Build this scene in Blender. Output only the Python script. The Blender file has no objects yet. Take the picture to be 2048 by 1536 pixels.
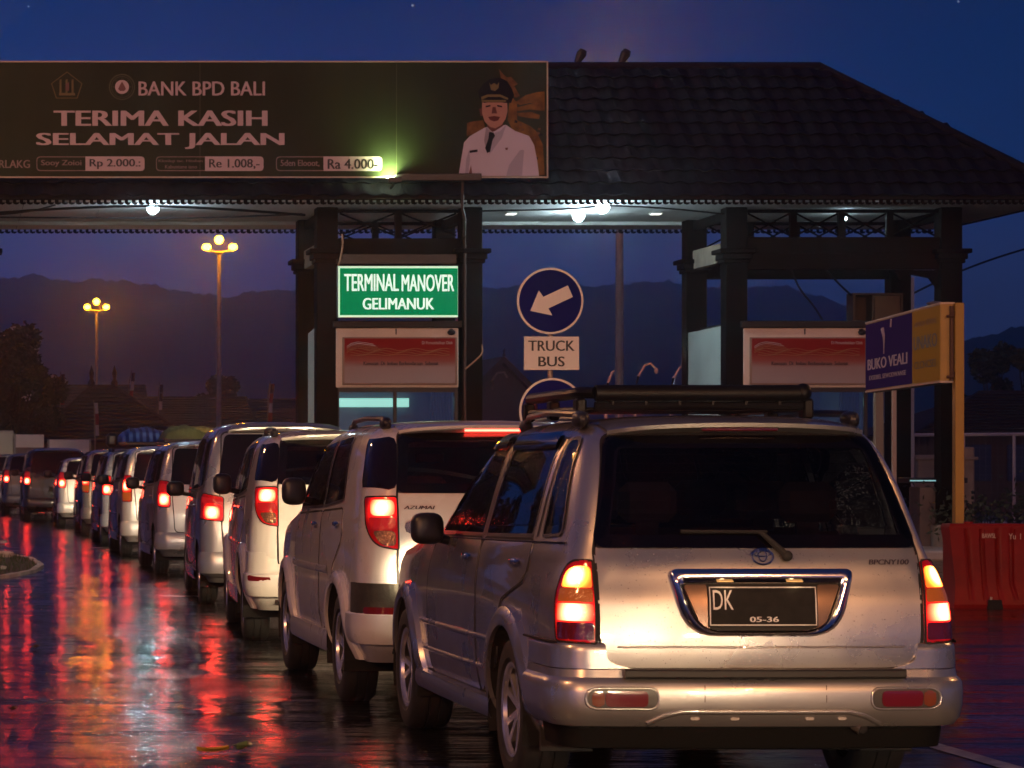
import bpy, bmesh, math, random
import numpy as np
from mathutils import Vector, Matrix

random.seed(7)
rng = np.random.RandomState(11)
SC = bpy.context.scene
COL = SC.collection
R = math.radians

# ------------------------------------------------------------------ camera, world, exposure
F, VX, VY, CH = 5860.0, -112.0, 920.0, 1.5          # focal length in photo pixels, vanishing point, eye height
cam_d = bpy.data.cameras.new('camera')
cam = bpy.data.objects.new('camera', cam_d); COL.objects.link(cam)
cam.location = (0, 0, CH); cam.rotation_euler = (R(90), 0, 0)
cam_d.sensor_width = 36.0; cam_d.lens = 36.0 * F / 2048.0
cam_d.shift_x = (1024 - VX) / 2048.0; cam_d.shift_y = (VY - 768) / 2048.0
cam_d.clip_start = 0.3; cam_d.clip_end = 6000
cam_d.dof.use_dof = True; cam_d.dof.focus_distance = 20.0; cam_d.dof.aperture_fstop = 11.0
SC.camera = cam

SC.render.engine = 'CYCLES'
SC.view_settings.view_transform = 'Standard'; SC.view_settings.look = 'None'
SC.view_settings.exposure = 0.12; SC.view_settings.gamma = 1.0
SC.view_settings.use_curve_mapping = False
cy = SC.cycles
cy.use_denoising = True
cy.use_light_tree = True
cy.max_bounces = 6; cy.diffuse_bounces = 2; cy.glossy_bounces = 4; cy.transmission_bounces = 4
cy.volume_bounces = 0; cy.transparent_max_bounces = 12
cy.sample_clamp_indirect = 4.0; cy.sample_clamp_direct = 0.0
cy.caustics_reflective = False; cy.caustics_refractive = False

W = bpy.data.worlds.new('World'); SC.world = W; W.use_nodes = True
nt = W.node_tree; nt.nodes.clear()
wo = nt.nodes.new('ShaderNodeOutputWorld'); bg = nt.nodes.new('ShaderNodeBackground')
tc = nt.nodes.new('ShaderNodeTexCoord'); sp = nt.nodes.new('ShaderNodeSeparateXYZ')
nt.links.new(tc.outputs['Generated'], sp.inputs[0])
ramp = nt.nodes.new('ShaderNodeValToRGB')
nt.links.new(sp.outputs['Z'], ramp.inputs['Fac'])
els = ramp.color_ramp.elements
stops = [(0.0, (0.190, 0.260, 0.720)), (0.045, (0.100, 0.175, 0.600)), (0.095, (0.010, 0.068, 0.300)),
         (0.16, (0.0012, 0.031, 0.160)), (0.35, (0.002, 0.018, 0.085)), (1.0, (0.003, 0.014, 0.060))]
els[0].position = stops[0][0]; els[0].color = stops[0][1] + (1,)
els[1].position = stops[-1][0]; els[1].color = stops[-1][1] + (1,)
for p_, c_ in stops[1:-1]:
    e_ = els.new(p_); e_.color = c_ + (1,)
nz = nt.nodes.new('ShaderNodeTexNoise'); nz.inputs['Scale'].default_value = 3.0; nz.inputs['Detail'].default_value = 3
mp = nt.nodes.new('ShaderNodeMapping'); mp.inputs['Scale'].default_value = (1, 1, 5)
nt.links.new(tc.outputs['Generated'], mp.inputs[0]); nt.links.new(mp.outputs[0], nz.inputs['Vector'])
mr = nt.nodes.new('ShaderNodeMapRange'); mr.inputs[3].default_value = 0.82; mr.inputs[4].default_value = 1.18
nt.links.new(nz.outputs['Fac'], mr.inputs[0])
mx = nt.nodes.new('ShaderNodeVectorMath'); mx.operation = 'SCALE'
nt.links.new(ramp.outputs['Color'], mx.inputs[0]); nt.links.new(mr.outputs[0], mx.inputs['Scale'])
azr = nt.nodes.new('ShaderNodeMapRange'); azr.inputs[1].default_value = -.2; azr.inputs[2].default_value = .5; azr.inputs[3].default_value = 1.25; azr.inputs[4].default_value = .50
nt.links.new(sp.outputs['X'], azr.inputs[0])                      # the west, on the left, is the brighter side of the dusk
mx2 = nt.nodes.new('ShaderNodeVectorMath'); mx2.operation = 'SCALE'
nt.links.new(mx.outputs[0], mx2.inputs[0]); nt.links.new(azr.outputs[0], mx2.inputs['Scale'])
nt.links.new(mx2.outputs[0], bg.inputs['Color'])
bg.inputs['Strength'].default_value = 1.0
nt.links.new(bg.outputs[0], wo.inputs['Surface'])

# ------------------------------------------------------------------ helpers
def P(px, py, Y):
    "photo pixel at distance Y -> point in the place"
    return Vector(((px - VX) * Y / F, Y, CH + (VY - py) * Y / F))

MATS = {}
def M(name, col=(.5, .5, .5), rough=.5, metal=0., coat=0., emit=None, es=0., spec=.5, noise=None, bump=None, trans=0., coat_rough=.05):
    if name in MATS: return MATS[name]
    m = bpy.data.materials.new(name); m.use_nodes = True
    n = m.node_tree.nodes; l = m.node_tree.links
    b = n['Principled BSDF']
    b.inputs['Base Color'].default_value = (*col, 1); b.inputs['Roughness'].default_value = rough
    b.inputs['Metallic'].default_value = metal; b.inputs['Coat Weight'].default_value = coat
    b.inputs['Coat Roughness'].default_value = coat_rough
    b.inputs['Specular IOR Level'].default_value = spec
    b.inputs['Transmission Weight'].default_value = trans
    if emit:
        b.inputs['Emission Color'].default_value = (*emit, 1); b.inputs['Emission Strength'].default_value = es
    if noise:                       # (scale, amount, detail[, object coords stretch])
        t = n.new('ShaderNodeTexCoord'); z = n.new('ShaderNodeTexNoise')
        mpn = n.new('ShaderNodeMapping'); mpn.inputs['Scale'].default_value = noise[3] if len(noise) > 3 else (1, 1, 1)
        l.new(t.outputs['Object'], mpn.inputs[0]); l.new(mpn.outputs[0], z.inputs['Vector'])
        z.inputs['Scale'].default_value = noise[0]; z.inputs['Detail'].default_value = noise[2]
        q = n.new('ShaderNodeMapRange'); q.inputs[1].default_value = .3; q.inputs[2].default_value = .7
        q.inputs[3].default_value = 1 - noise[1]; q.inputs[4].default_value = 1 + noise[1]
        l.new(z.outputs['Fac'], q.inputs[0])
        v = n.new('ShaderNodeVectorMath'); v.operation = 'SCALE'; v.inputs[0].default_value = col
        l.new(q.outputs[0], v.inputs['Scale']); l.new(v.outputs[0], b.inputs['Base Color'])
    if bump:                        # (scale, strength, distance)
        t = n.new('ShaderNodeTexCoord'); z = n.new('ShaderNodeTexNoise')
        z.inputs['Scale'].default_value = bump[0]; z.inputs['Detail'].default_value = 3
        l.new(t.outputs['Object'], z.inputs['Vector'])
        u = n.new('ShaderNodeBump'); u.inputs['Strength'].default_value = bump[1]; u.inputs['Distance'].default_value = bump[2]
        l.new(z.outputs['Fac'], u.inputs['Height']); l.new(u.outputs[0], b.inputs['Normal'])
    MATS[name] = m
    return m

class MB:
    def __init__(s): s.v = []; s.f = []
    def add(s, vs, fs):
        o = len(s.v); s.v += [tuple(v) for v in vs]; s.f += [tuple(i + o for i in f) for f in fs]
    def box(s, x0, x1, y0, y1, z0, z1, bev=0.):
        if x0 > x1: x0, x1 = x1, x0
        if y0 > y1: y0, y1 = y1, y0
        if z0 > z1: z0, z1 = z1, z0
        if bev <= 0:
            s.add([(x, y, z) for z in (z0, z1) for y in (y0, y1) for x in (x0, x1)],
                  [(0, 2, 3, 1), (4, 5, 7, 6), (0, 1, 5, 4), (2, 6, 7, 3), (0, 4, 6, 2), (1, 3, 7, 5)])
        else:
            bm = bmesh.new(); bmesh.ops.create_cube(bm, size=1)
            for v in bm.verts:
                v.co = Vector(((x0 + x1) / 2 + v.co.x * (x1 - x0), (y0 + y1) / 2 + v.co.y * (y1 - y0), (z0 + z1) / 2 + v.co.z * (z1 - z0)))
            b = min(bev, (x1 - x0) * .45, (y1 - y0) * .45, (z1 - z0) * .45)
            bmesh.ops.bevel(bm, geom=bm.edges[:], offset=b, segments=1, affect='EDGES')
            s.bm(bm)
        return s
    def bm(s, bm):
        bm.verts.index_update()
        s.add([v.co[:] for v in bm.verts], [[v.index for v in f.verts] for f in bm.faces]); bm.free(); return s
    def tube(s, pts, r, n=8, cap=True, rs=None):
        pts = [Vector(p) for p in pts]; rings = []
        up = Vector((0, 0, 1))
        for i, p in enumerate(pts):
            d = (pts[min(i + 1, len(pts) - 1)] - pts[max(i - 1, 0)]).normalized()
            a = d.cross(up)
            if a.length < .05: a = d.cross(Vector((1, 0, 0)))
            a.normalize(); b = d.cross(a)
            rr = rs[i] if rs else r
            rings.append([p + (a * math.cos(t) + b * math.sin(t)) * rr for t in [2 * math.pi * k / n for k in range(n)]])
        vs = [v for rg in rings for v in rg]; fs = []
        for i in range(len(rings) - 1):
            for k in range(n):
                fs.append((i * n + k, i * n + (k + 1) % n, (i + 1) * n + (k + 1) % n, (i + 1) * n + k))
        if cap:
            fs.append(tuple(reversed(range(n)))); fs.append(tuple((len(rings) - 1) * n + k for k in range(n)))
        s.add(vs, fs); return s
    def grid(s, rows, close=False):
        n = len(rows[0]); vs = [p for r_ in rows for p in r_]; fs = []
        for i in range(len(rows) - 1):
            for k in range(n if close else n - 1):
                fs.append((i * n + k, i * n + (k + 1) % n, (i + 1) * n + (k + 1) % n, (i + 1) * n + k))
        s.add(vs, fs); return s
    def prism(s, poly, d0, d1, axis='y'):
        "extrude a 2-D outline between d0 and d1 along an axis; poly in the two other axes"
        def to(p, d):
            return {'y': (p[0], d, p[1]), 'x': (d, p[0], p[1]), 'z': (p[0], p[1], d)}[axis]
        n = len(poly)
        s.add([to(p, d0) for p in poly] + [to(p, d1) for p in poly],
              [tuple(range(n)), tuple(reversed(range(n, 2 * n)))] + [(k, k + n, (k + 1) % n + n, (k + 1) % n) for k in range(n)])
        return s
    def ellipsoid(s, c, r, nu=14, nv=10, p=2.0):
        c = Vector(c); rows = []
        def sg(a): return math.copysign(abs(a) ** (2 / p), a)
        for j in range(nv + 1):
            t = -math.pi / 2 + math.pi * j / nv
            rows.append([(c.x + r[0] * sg(math.cos(t)) * sg(math.cos(u)), c.y + r[1] * sg(math.cos(t)) * sg(math.sin(u)), c.z + r[2] * sg(math.sin(t)))
                         for u in [2 * math.pi * k / nu for k in range(nu)]])
        s.grid(rows, True); return s
    def lathe_x(s, prof, cy_, cz_, n=32):
        "prof: (x, radius) list turned about the x axis"
        rows = [[(x, cy_ + r * math.cos(2 * math.pi * k / n), cz_ + r * math.sin(2 * math.pi * k / n)) for k in range(n)] for x, r in prof]
        s.grid(rows, True); return s
    def lathe_z(s, prof, cx_, cy_, n=16):
        rows = [[(cx_ + r * math.cos(2 * math.pi * k / n), cy_ + r * math.sin(2 * math.pi * k / n), z) for k in range(n)] for z, r in prof]
        s.grid(rows, True); return s
    def mesh(s, name, mat, smooth=False, ang=35):
        me = bpy.data.meshes.new(name); me.from_pydata(s.v, [], s.f); me.validate()
        if mat: me.materials.append(mat)
        bm = bmesh.new(); bm.from_mesh(me); bmesh.ops.remove_doubles(bm, verts=bm.verts, dist=1e-5)
        bmesh.ops.recalc_face_normals(bm, faces=bm.faces); bm.to_mesh(me); bm.free()
        if smooth:
            me.polygons.foreach_set('use_smooth', [True] * len(me.polygons))
            me.set_sharp_from_angle(angle=R(ang))
        me.update(); return me
    def build(s, name, mat, parent=None, smooth=False, ang=35, **k):
        o = bpy.data.objects.new(name, s.mesh(name, mat, smooth, ang)); COL.objects.link(o)
        if parent: o.parent = parent
        tag(o, **k); return o

def tag(o, label=None, cat=None, group=None, kind=None):
    if label: o['label'] = label
    if cat: o['category'] = cat
    if group: o['group'] = group
    if kind: o['kind'] = kind
    return o
def empty(name, loc=(0, 0, 0), rz=0, **k):
    o = bpy.data.objects.new(name, None); COL.objects.link(o); o.location = loc; o.rotation_euler = (0, 0, rz)
    o.empty_display_size = .2
    return tag(o, **k)
def inst(name, me, parent, loc=(0, 0, 0), rot=(0, 0, 0), sc=(1, 1, 1)):
    o = bpy.data.objects.new(name, me); COL.objects.link(o); o.parent = parent
    o.location = loc; o.rotation_euler = rot; o.scale = sc; return o
def copy_tree(o, parent=None):
    c = o.copy(); COL.objects.link(c)
    if parent: c.parent = parent; c.matrix_parent_inverse = o.matrix_parent_inverse.copy()
    for ch in list(o.children): copy_tree(ch, c)
    return c

def text_obj(s, x0, x1, z0, z1, y, mat, parent, name='lettering', bold=.0, face='y', shear=0., depth=.002, xf=None, align_h=True):
    "flat lettering filling the box x0..x1, z0..z1, on the plane y, read from -y; xf maps (u,v,d) elsewhere"
    cu = bpy.data.curves.new(name, 'FONT'); cu.body = s; cu.size = 1; cu.offset = 0.; cu.extrude = 0.0; cu.shear = shear
    cu.resolution_u = 3
    t = bpy.data.objects.new('t', cu); COL.objects.link(t)
    bpy.context.view_layer.update()
    dg = bpy.context.evaluated_depsgraph_get()
    me = bpy.data.meshes.new_from_object(t.evaluated_get(dg))
    bpy.data.objects.remove(t, do_unlink=True); bpy.data.curves.remove(cu)
    co = np.empty(len(me.vertices) * 3); me.vertices.foreach_get('co', co); co = co.reshape(-1, 3)
    mn = co.min(0); mxx = co.max(0)
    u = (co[:, 0] - mn[0]) / max(mxx[0] - mn[0], 1e-6); v = (co[:, 1] - mn[1]) / max(mxx[1] - mn[1], 1e-6)
    out = np.zeros_like(co)
    hv = bold * 1.15; wu = hv / max(mxx[0] - mn[0], 1e-6)
    X = x0 + (x1 - x0) * (wu + u * (1 - 2 * wu)); Z = z0 + v * (z1 - z0)
    if xf:
        out = np.array([xf(a, b) for a, b in zip(X, Z)])
    else:
        out[:, 0] = X; out[:, 1] = y; out[:, 2] = Z
    me.vertices.foreach_set('co', out.reshape(-1)); me.materials.clear(); me.materials.append(mat); me.name = name; me.update()
    if hv > .002:
        bmm = bmesh.new()
        for k, (sh, dd) in enumerate(((-wu, 0.), (wu, .0004), (0., .0008))):
            before = len(bmm.verts); bmm.from_mesh(me); bmm.verts.ensure_lookup_table()
            if xf: a_ = Vector(xf(x0 + sh * (x1 - x0), z0)) - Vector(xf(x0, z0)); nn = a_ + Vector((0, -dd, 0))
            else: nn = Vector((sh * (x1 - x0), -dd, 0))
            for v_ in bmm.verts[before:]: v_.co += nn
        bmm.to_mesh(me); bmm.free(); me.update()
    o = bpy.data.objects.new(name, me); COL.objects.link(o); o.parent = parent
    return o

def light(name, kind, loc, energy, col, size=.1, parent=None, rot=(0, 0, 0), spot=None, blend=.5):
    d = bpy.data.lights.new(name, kind); d.energy = energy; d.color = col
    if kind in ('POINT', 'SPOT'): d.shadow_soft_size = size
    if kind == 'SPOT': d.spot_size = spot; d.spot_blend = blend
    o = bpy.data.objects.new(name, d); COL.objects.link(o); o.location = loc; o.rotation_euler = rot
    if parent: o.parent = parent
    return o
# ------------------------------------------------------------------ car bodies: a hull of horizontal slices, panels laid on it
def mono_interp(xs, ys, x):
    xs = np.asarray(xs, float); ys = np.asarray(ys, float)
    h = np.diff(xs); d = np.diff(ys) / h; m = np.zeros(len(xs)); m[0] = d[0]; m[-1] = d[-1]
    for i in range(1, len(xs) - 1):
        if d[i - 1] * d[i] > 0:
            w1 = 2 * h[i] + h[i - 1]; w2 = h[i] + 2 * h[i - 1]
            m[i] = (w1 + w2) / (w1 / d[i - 1] + w2 / d[i])
    x = min(max(x, xs[0]), xs[-1]); i = min(int(np.searchsorted(xs, x, 'right') - 1), len(xs) - 2)
    t = (x - xs[i]) / h[i]; t2 = t * t; t3 = t2 * t
    return ((2*t3 - 3*t2 + 1) * ys[i] + (t3 - 2*t2 + t) * h[i] * m[i] + (-2*t3 + 3*t2) * ys[i+1] + (t3 - t2) * h[i] * m[i+1])

class Hull:
    # table rows: z, half width, rear y, front y, rear corner radius, front corner radius, rear taper, front taper
    def __init__(s, tab, rb=.05, fb=.16):
        s.t = np.array(tab, float); s.rb = rb; s.fb = fb; s.c = {}
    def par(s, z): return [mono_interp(s.t[:, 0], s.t[:, k], z) for k in range(1, 8)]
    def out(s, z):
        k = round(float(z), 4)
        if k in s.c: return s.c[k]
        w, yr, yf, rr, rf, tr, tf = s.par(z)
        pts = []
        for x in np.linspace(0, w - rr, 9): pts.append((x, yr + s.rb * (x / w) ** 2))
        y0 = pts[-1][1]
        for t in np.linspace(0, math.pi / 2, 10)[1:]:
            pts.append((w - rr + rr * math.sin(t) ** .87, y0 + rr - rr * math.cos(t) ** .87 if t < 1.57 else y0 + rr))
        ya = y0 + rr; yb = yf - s.fb * ((w - rf) / w) ** 2 - rf
        for y in np.linspace(ya, yb, 76)[1:]: pts.append((w, y))
        for t in np.linspace(0, math.pi / 2, 8)[1:]: pts.append((w - rf + rf * math.cos(t), yb + rf * math.sin(t)))
        for x in np.linspace(w - rf, 0, 9)[1:]: pts.append((x, yf - s.fb * (x / w) ** 2))
        p = np.array(pts); L = yf - yr; ym = yr + L * .45
        g = np.ones(len(p))
        r_ = p[:, 1] < ym; g[r_] = 1 - tr * ((ym - p[r_, 1]) / (ym - yr)) ** 2.2
        f_ = ~r_; g[f_] = 1 - tf * ((p[f_, 1] - ym) / (yf - ym)) ** 2.2
        p[:, 0] *= g
        sl = np.concatenate([[0], np.cumsum(np.hypot(*np.diff(p, axis=0).T))])
        s.c[k] = (p, sl); return s.c[k]
    def s_pt(s, u, z, z_ref=None):
        p, sl = s.out(z if z_ref is None else z_ref)
        a = abs(u); x = np.interp(a, sl, p[:, 0]); y = np.interp(a, sl, p[:, 1])
        return Vector((math.copysign(x, u) if u else 0., y, z))
    def nrm(s, f, u, z, e=.012):
        a = (f(u + e, z) - f(u - e, z)); b = (f(u, z + e) - f(u, z - e))
        n = a.cross(b)
        if n.length < 1e-9: return Vector((0, -1, 0))
        n.normalize()
        return n
    def rear(s, x, z, off=0.):                         # x,z on the tail
        def f(x, z):
            p, _ = s.out(z); k = int(np.argmax(p[:, 0])); k = max(k, 12)
            return Vector((x, float(np.interp(abs(x), p[:18, 0], p[:18, 1])), z))
        v = f(x, z); n = s.nrm(f, x, z)
        if n.y > 0: n = -n
        return v + n * off
    def wrap(s, u, z, off=0.):                         # arc length round the rear corner, z
        f = lambda a, b: s.s_pt(a, b)
        v = f(u, z); n = s.nrm(f, u, z)
        c = Vector((0, 2.2, z))
        if n.dot(v - c) < 0: n = -n
        return v + n * off
    def side(s, sg):
        def g(y, z, off=0.):
            def f(y, z):
                p, _ = s.out(z)
                return Vector((sg * float(np.interp(y, p[8:110, 1], p[8:110, 0])), y, z))
            v = f(y, z); n = s.nrm(f, y, z)
            if n.x * sg < 0: n = -n
            return v + n * off
        return g
    def x_at(s, y, z):
        p, _ = s.out(z); return float(np.interp(y, p[8:110, 1], p[8:110, 0]))

def round_poly(poly, r, n=5):
    out = []
    m = len(poly)
    for i in range(m):
        a, b, c = Vector(poly[i - 1]), Vector(poly[i]), Vector(poly[(i + 1) % m])
        rr = r[i] if isinstance(r, (list, tuple)) else r
        d1 = min(rr, (a - b).length * .48); d2 = min(rr, (c - b).length * .48)
        p = b + (a - b).normalized() * d1; q = b + (c - b).normalized() * d2
        if rr <= 0: out.append(tuple(b)); continue
        for k in range(n + 1):
            t = k / n; out.append(tuple(p * (1 - t) ** 2 + b * 2 * t * (1 - t) + q * t * t))
    return out

def patch(mb, poly, fn, off, nu=10, nv=10, skirt=.012):
    "a panel with the outline poly (u,v), laid on the surface fn at offset off, its rim turned inwards"
    pv = [p[1] for p in poly]; v0, v1 = min(pv), max(pv); n = len(poly); rows = []
    vs = sorted(set([v0 + (v1 - v0) * (.5 - .5 * math.cos(math.pi * j / nv)) for j in range(nv + 1)]))
    for v in vs:
        vv = min(max(v, v0 + 1e-5), v1 - 1e-5); us = []
        for i in range(n):
            a, b = poly[i], poly[(i + 1) % n]
            if (a[1] - vv) * (b[1] - vv) <= 0 and abs(a[1] - b[1]) > 1e-9:
                us.append(a[0] + (b[0] - a[0]) * (vv - a[1]) / (b[1] - a[1]))
        if len(us) < 2: continue
        ua, ub = min(us), max(us)
        rows.append([(ua + (ub - ua) * k / nu, v) for k in range(nu + 1)])
    P3 = [[fn(u, v, off) for u, v in r_] for r_ in rows]
    mb.grid(P3)
    if skirt:
        rim = rows[0] + [r_[-1] for r_ in rows[1:]] + list(reversed(rows[-1][:-1])) + [r_[0] for r_ in reversed(rows[1:-1])]
        a = [fn(u, v, off) for u, v in rim]; b = [fn(u, v, off - skirt) for u, v in rim]
        k = len(rim); mb.add(a + b, [(i, (i + 1) % k, (i + 1) % k + k, i + k) for i in range(k)])
    return mb

def ribbon(mb, path, fn, w, off, closed=False, step=.05, h=0.):
    pts = []
    m = len(path)
    for i in range(m if closed else m - 1):
        a, b = Vector(path[i]), Vector(path[(i + 1) % m]); k = max(1, int((b - a).length / step))
        pts += [a + (b - a) * j / k for j in range(k)]
    if not closed: pts.append(Vector(path[-1]))
    n = len(pts); L = []; Rr = []
    for i in range(n):
        if closed: d = pts[(i + 1) % n] - pts[i - 1]
        else: d = pts[min(i + 1, n - 1)] - pts[max(i - 1, 0)]
        if d.length < 1e-9: d = Vector((1, 0))
        d.normalize(); q = Vector((-d.y, d.x)) * w / 2
        L.append(pts[i] + q); Rr.append(pts[i] - q)
    if h:      # a raised bead
        rows = [[fn(*a, off - .004), fn(*(a * .8 + b * .2), off + h * .8), fn(*((a + b) / 2), off + h), fn(*(a * .2 + b * .8), off + h * .8), fn(*b, off - .004)] for a, b in zip(L, Rr)]
    else:
        rows = [[fn(*a, off), fn(*b, off)] for a, b in zip(L, Rr)]
    if closed: rows.append(rows[0])
    mb.grid(rows); return mb

def band(mb, h, zref, u0, u1, prof, n=60):
    "a strip that follows the hull outline of height zref between arc lengths u0, u1; prof = (z, offset)"
    rows = []
    for u in np.linspace(u0, u1, n):
        a = h.s_pt(u - .01, zref); b = h.s_pt(u + .01, zref); d = (b - a); nn = Vector((d.y, -d.x, 0)).normalized()
        p = h.s_pt(u, zref)
        if nn.dot(p - Vector((0, 2.2, zref))) < 0: nn = -nn
        rows.append([Vector((p.x + nn.x * o, p.y + nn.y * o, z)) for z, o in prof])
    mb.grid(rows); return mb

# ---- shared car materials
def paint(name, col, metal=.35, rough=.32):
    if name in MATS: return MATS[name]
    m = M(name, col, rough, metal, coat=.9, coat_rough=.03, spec=.5)
    n = m.node_tree.nodes; l = m.node_tree.links; b = n['Principled BSDF']
    t = n.new('ShaderNodeTexCoord'); v = n.new('ShaderNodeTexVoronoi'); v.inputs['Scale'].default_value = 120
    z = n.new('ShaderNodeTexNoise'); z.inputs['Scale'].default_value = 9; z.inputs['Detail'].default_value = 4
    l.new(t.outputs['Object'], v.inputs['Vector']); l.new(t.outputs['Object'], z.inputs['Vector'])
    q = n.new('ShaderNodeMapRange'); q.inputs[1].default_value = .0; q.inputs[2].default_value = .32; q.inputs[3].default_value = 1; q.inputs[4].default_value = 0
    l.new(v.outputs['Distance'], q.inputs[0])
    mu = n.new('ShaderNodeMath'); mu.operation = 'MULTIPLY'; l.new(q.outputs[0], mu.inputs[0])
    q2 = n.new('ShaderNodeMapRange'); q2.inputs[1].default_value = -.2; q2.inputs[2].default_value = .0; l.new(z.outputs['Fac'], q2.inputs[0])
    l.new(q2.outputs[0], mu.inputs[1])
    u = n.new('ShaderNodeBump'); u.inputs['Strength'].default_value = .2; u.inputs['Distance'].default_value = .0010
    n.remove(u)
    # road film: a little duller and browner in patches
    z2 = n.new('ShaderNodeTexNoise'); z2.inputs['Scale'].default_value = 2.3; z2.inputs['Detail'].default_value = 6
    l.new(t.outputs['Object'], z2.inputs['Vector'])
    q3 = n.new('ShaderNodeMapRange'); q3.inputs[1].default_value = .35; q3.inputs[2].default_value = .7; q3.inputs[3].default_value = .0; q3.inputs[4].default_value = .22
    l.new(z2.outputs['Fac'], q3.inputs[0])
    mix = n.new('ShaderNodeMix'); mix.data_type = 'RGBA'; mix.inputs[6].default_value = (*col, 1); mix.inputs[7].default_value = (col[0] * .55, col[1] * .5, col[2] * .42, 1)
    l.new(q3.outputs[0], mix.inputs[0]); l.new(mix.outputs[2], b.inputs['Base Color'])
    q4 = n.new('ShaderNodeMapRange'); q4.inputs[1].default_value = .3; q4.inputs[2].default_value = .7; q4.inputs[3].default_value = rough - .07; q4.inputs[4].default_value = rough + .12
    l.new(z2.outputs['Fac'], q4.inputs[0]); l.new(q4.outputs[0], b.inputs['Roughness'])
    return m
glass = M('tinted_glass', (.0025, .002, .004), .03, 0, coat=.0, spec=.32)
rubber = M('rubber', (.012, .012, .013), .75, bump=(60, .3, .004))
blackp = M('black_plastic', (.014, .013, .016), .38, noise=(14, .3, 3))
seamm = M('panel_gap', (.006, .005, .006), .8)
chrome = M('chrome', (.75, .74, .76), .12, 1.0)
alloy = M('alloy', (.62, .61, .64), .26, .75, noise=(9, .2, 4))
barrel = M('dark_rim_barrel', (.02, .02, .022), .5, .5)
under = M('underbody', (.006, .006, .006), .9)
platem = M('number_plate', (.012, .010, .010), .6, spec=.15, noise=(20, .3, 3))
platet = M('plate_paint', (.72, .7, .68), .5)

def glow_mat(name, core, edge, sc, se, c, r0):
    "lamp lens lit from a bulb behind it: hot near the bulb, dying away with distance from it"
    m = bpy.data.materials.new(name); m.use_nodes = True; n = m.node_tree.nodes; l = m.node_tree.links; b = n['Principled BSDF']
    b.inputs['Roughness'].default_value = .12; b.inputs['Coat Weight'].default_value = .5
    b.inputs['Base Color'].default_value = (edge[0] * .5, edge[1] * .4, edge[2] * .4, 1)
    t = n.new('ShaderNodeTexCoord'); d = n.new('ShaderNodeVectorMath'); d.operation = 'DISTANCE'; d.inputs[1].default_value = c
    l.new(t.outputs['Object'], d.inputs[0])
    q = n.new('ShaderNodeMapRange'); q.interpolation_type = 'SMOOTHSTEP'
    q.inputs[1].default_value = r0 * .5; q.inputs[2].default_value = r0 * 2.4; q.inputs[3].default_value = sc; q.inputs[4].default_value = se
    l.new(d.outputs['Value'], q.inputs[0]); l.new(q.outputs[0], b.inputs['Emission Strength'])
    mix = n.new('ShaderNodeMix'); mix.data_type = 'RGBA'; mix.inputs[6].default_value = (*core, 1); mix.inputs[7].default_value = (*edge, 1)
    q2 = n.new('ShaderNodeMapRange'); q2.inputs[1].default_value = r0 * .4; q2.inputs[2].default_value = r0 * 1.5
    l.new(d.outputs['Value'], q2.inputs[0]); l.new(q2.outputs[0], mix.inputs[0]); l.new(mix.outputs[2], b.inputs['Emission Color'])
    # ribbed lens
    w = n.new('ShaderNodeTexVoronoi'); w.inputs['Scale'].default_value = 55; l.new(t.outputs['Object'], w.inputs['Vector'])
    u = n.new('ShaderNodeBump'); u.inputs['Strength'].default_value = .4; u.inputs['Distance'].default_value = .003
    l.new(w.outputs['Distance'], u.inputs['Height']); l.new(u.outputs[0], b.inputs['Normal'])
    return m
lens_red = M('red_lens', (.16, .006, .008), .12, coat=.6, emit=(1, .015, .01), es=.30, bump=(70, .5, .004))
lens_dark = M('dark_red_lens', (.09, .004, .005), .12, coat=.6, bump=(70, .5, .004))
lens_clear = M('clear_lens', (.26, .12, .06), .15, .6, coat=.8, bump=(80, 1., .006))
lens_amber = M('amber_lens', (.22, .05, .006), .15, 0, coat=.8, emit=(1, .20, .02), es=.18, bump=(70, .8, .005))
hot_red = M('lit_brake_lamp', (.5, .05, .03), .3, emit=(1, .11, .07), es=17.)
hot_warm = M('lit_signal_lamp', (.5, .3, .1), .3, emit=(1, .42, .10), es=10.)
third_lit = M('lit_high_brake_lamp', (.4, .02, .02), .3, emit=(1, .05, .03), es=18.)
head_lens = M('headlamp_glass', (.8, .8, .75), .1, emit=(1, .82, .55), es=10.)

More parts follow.
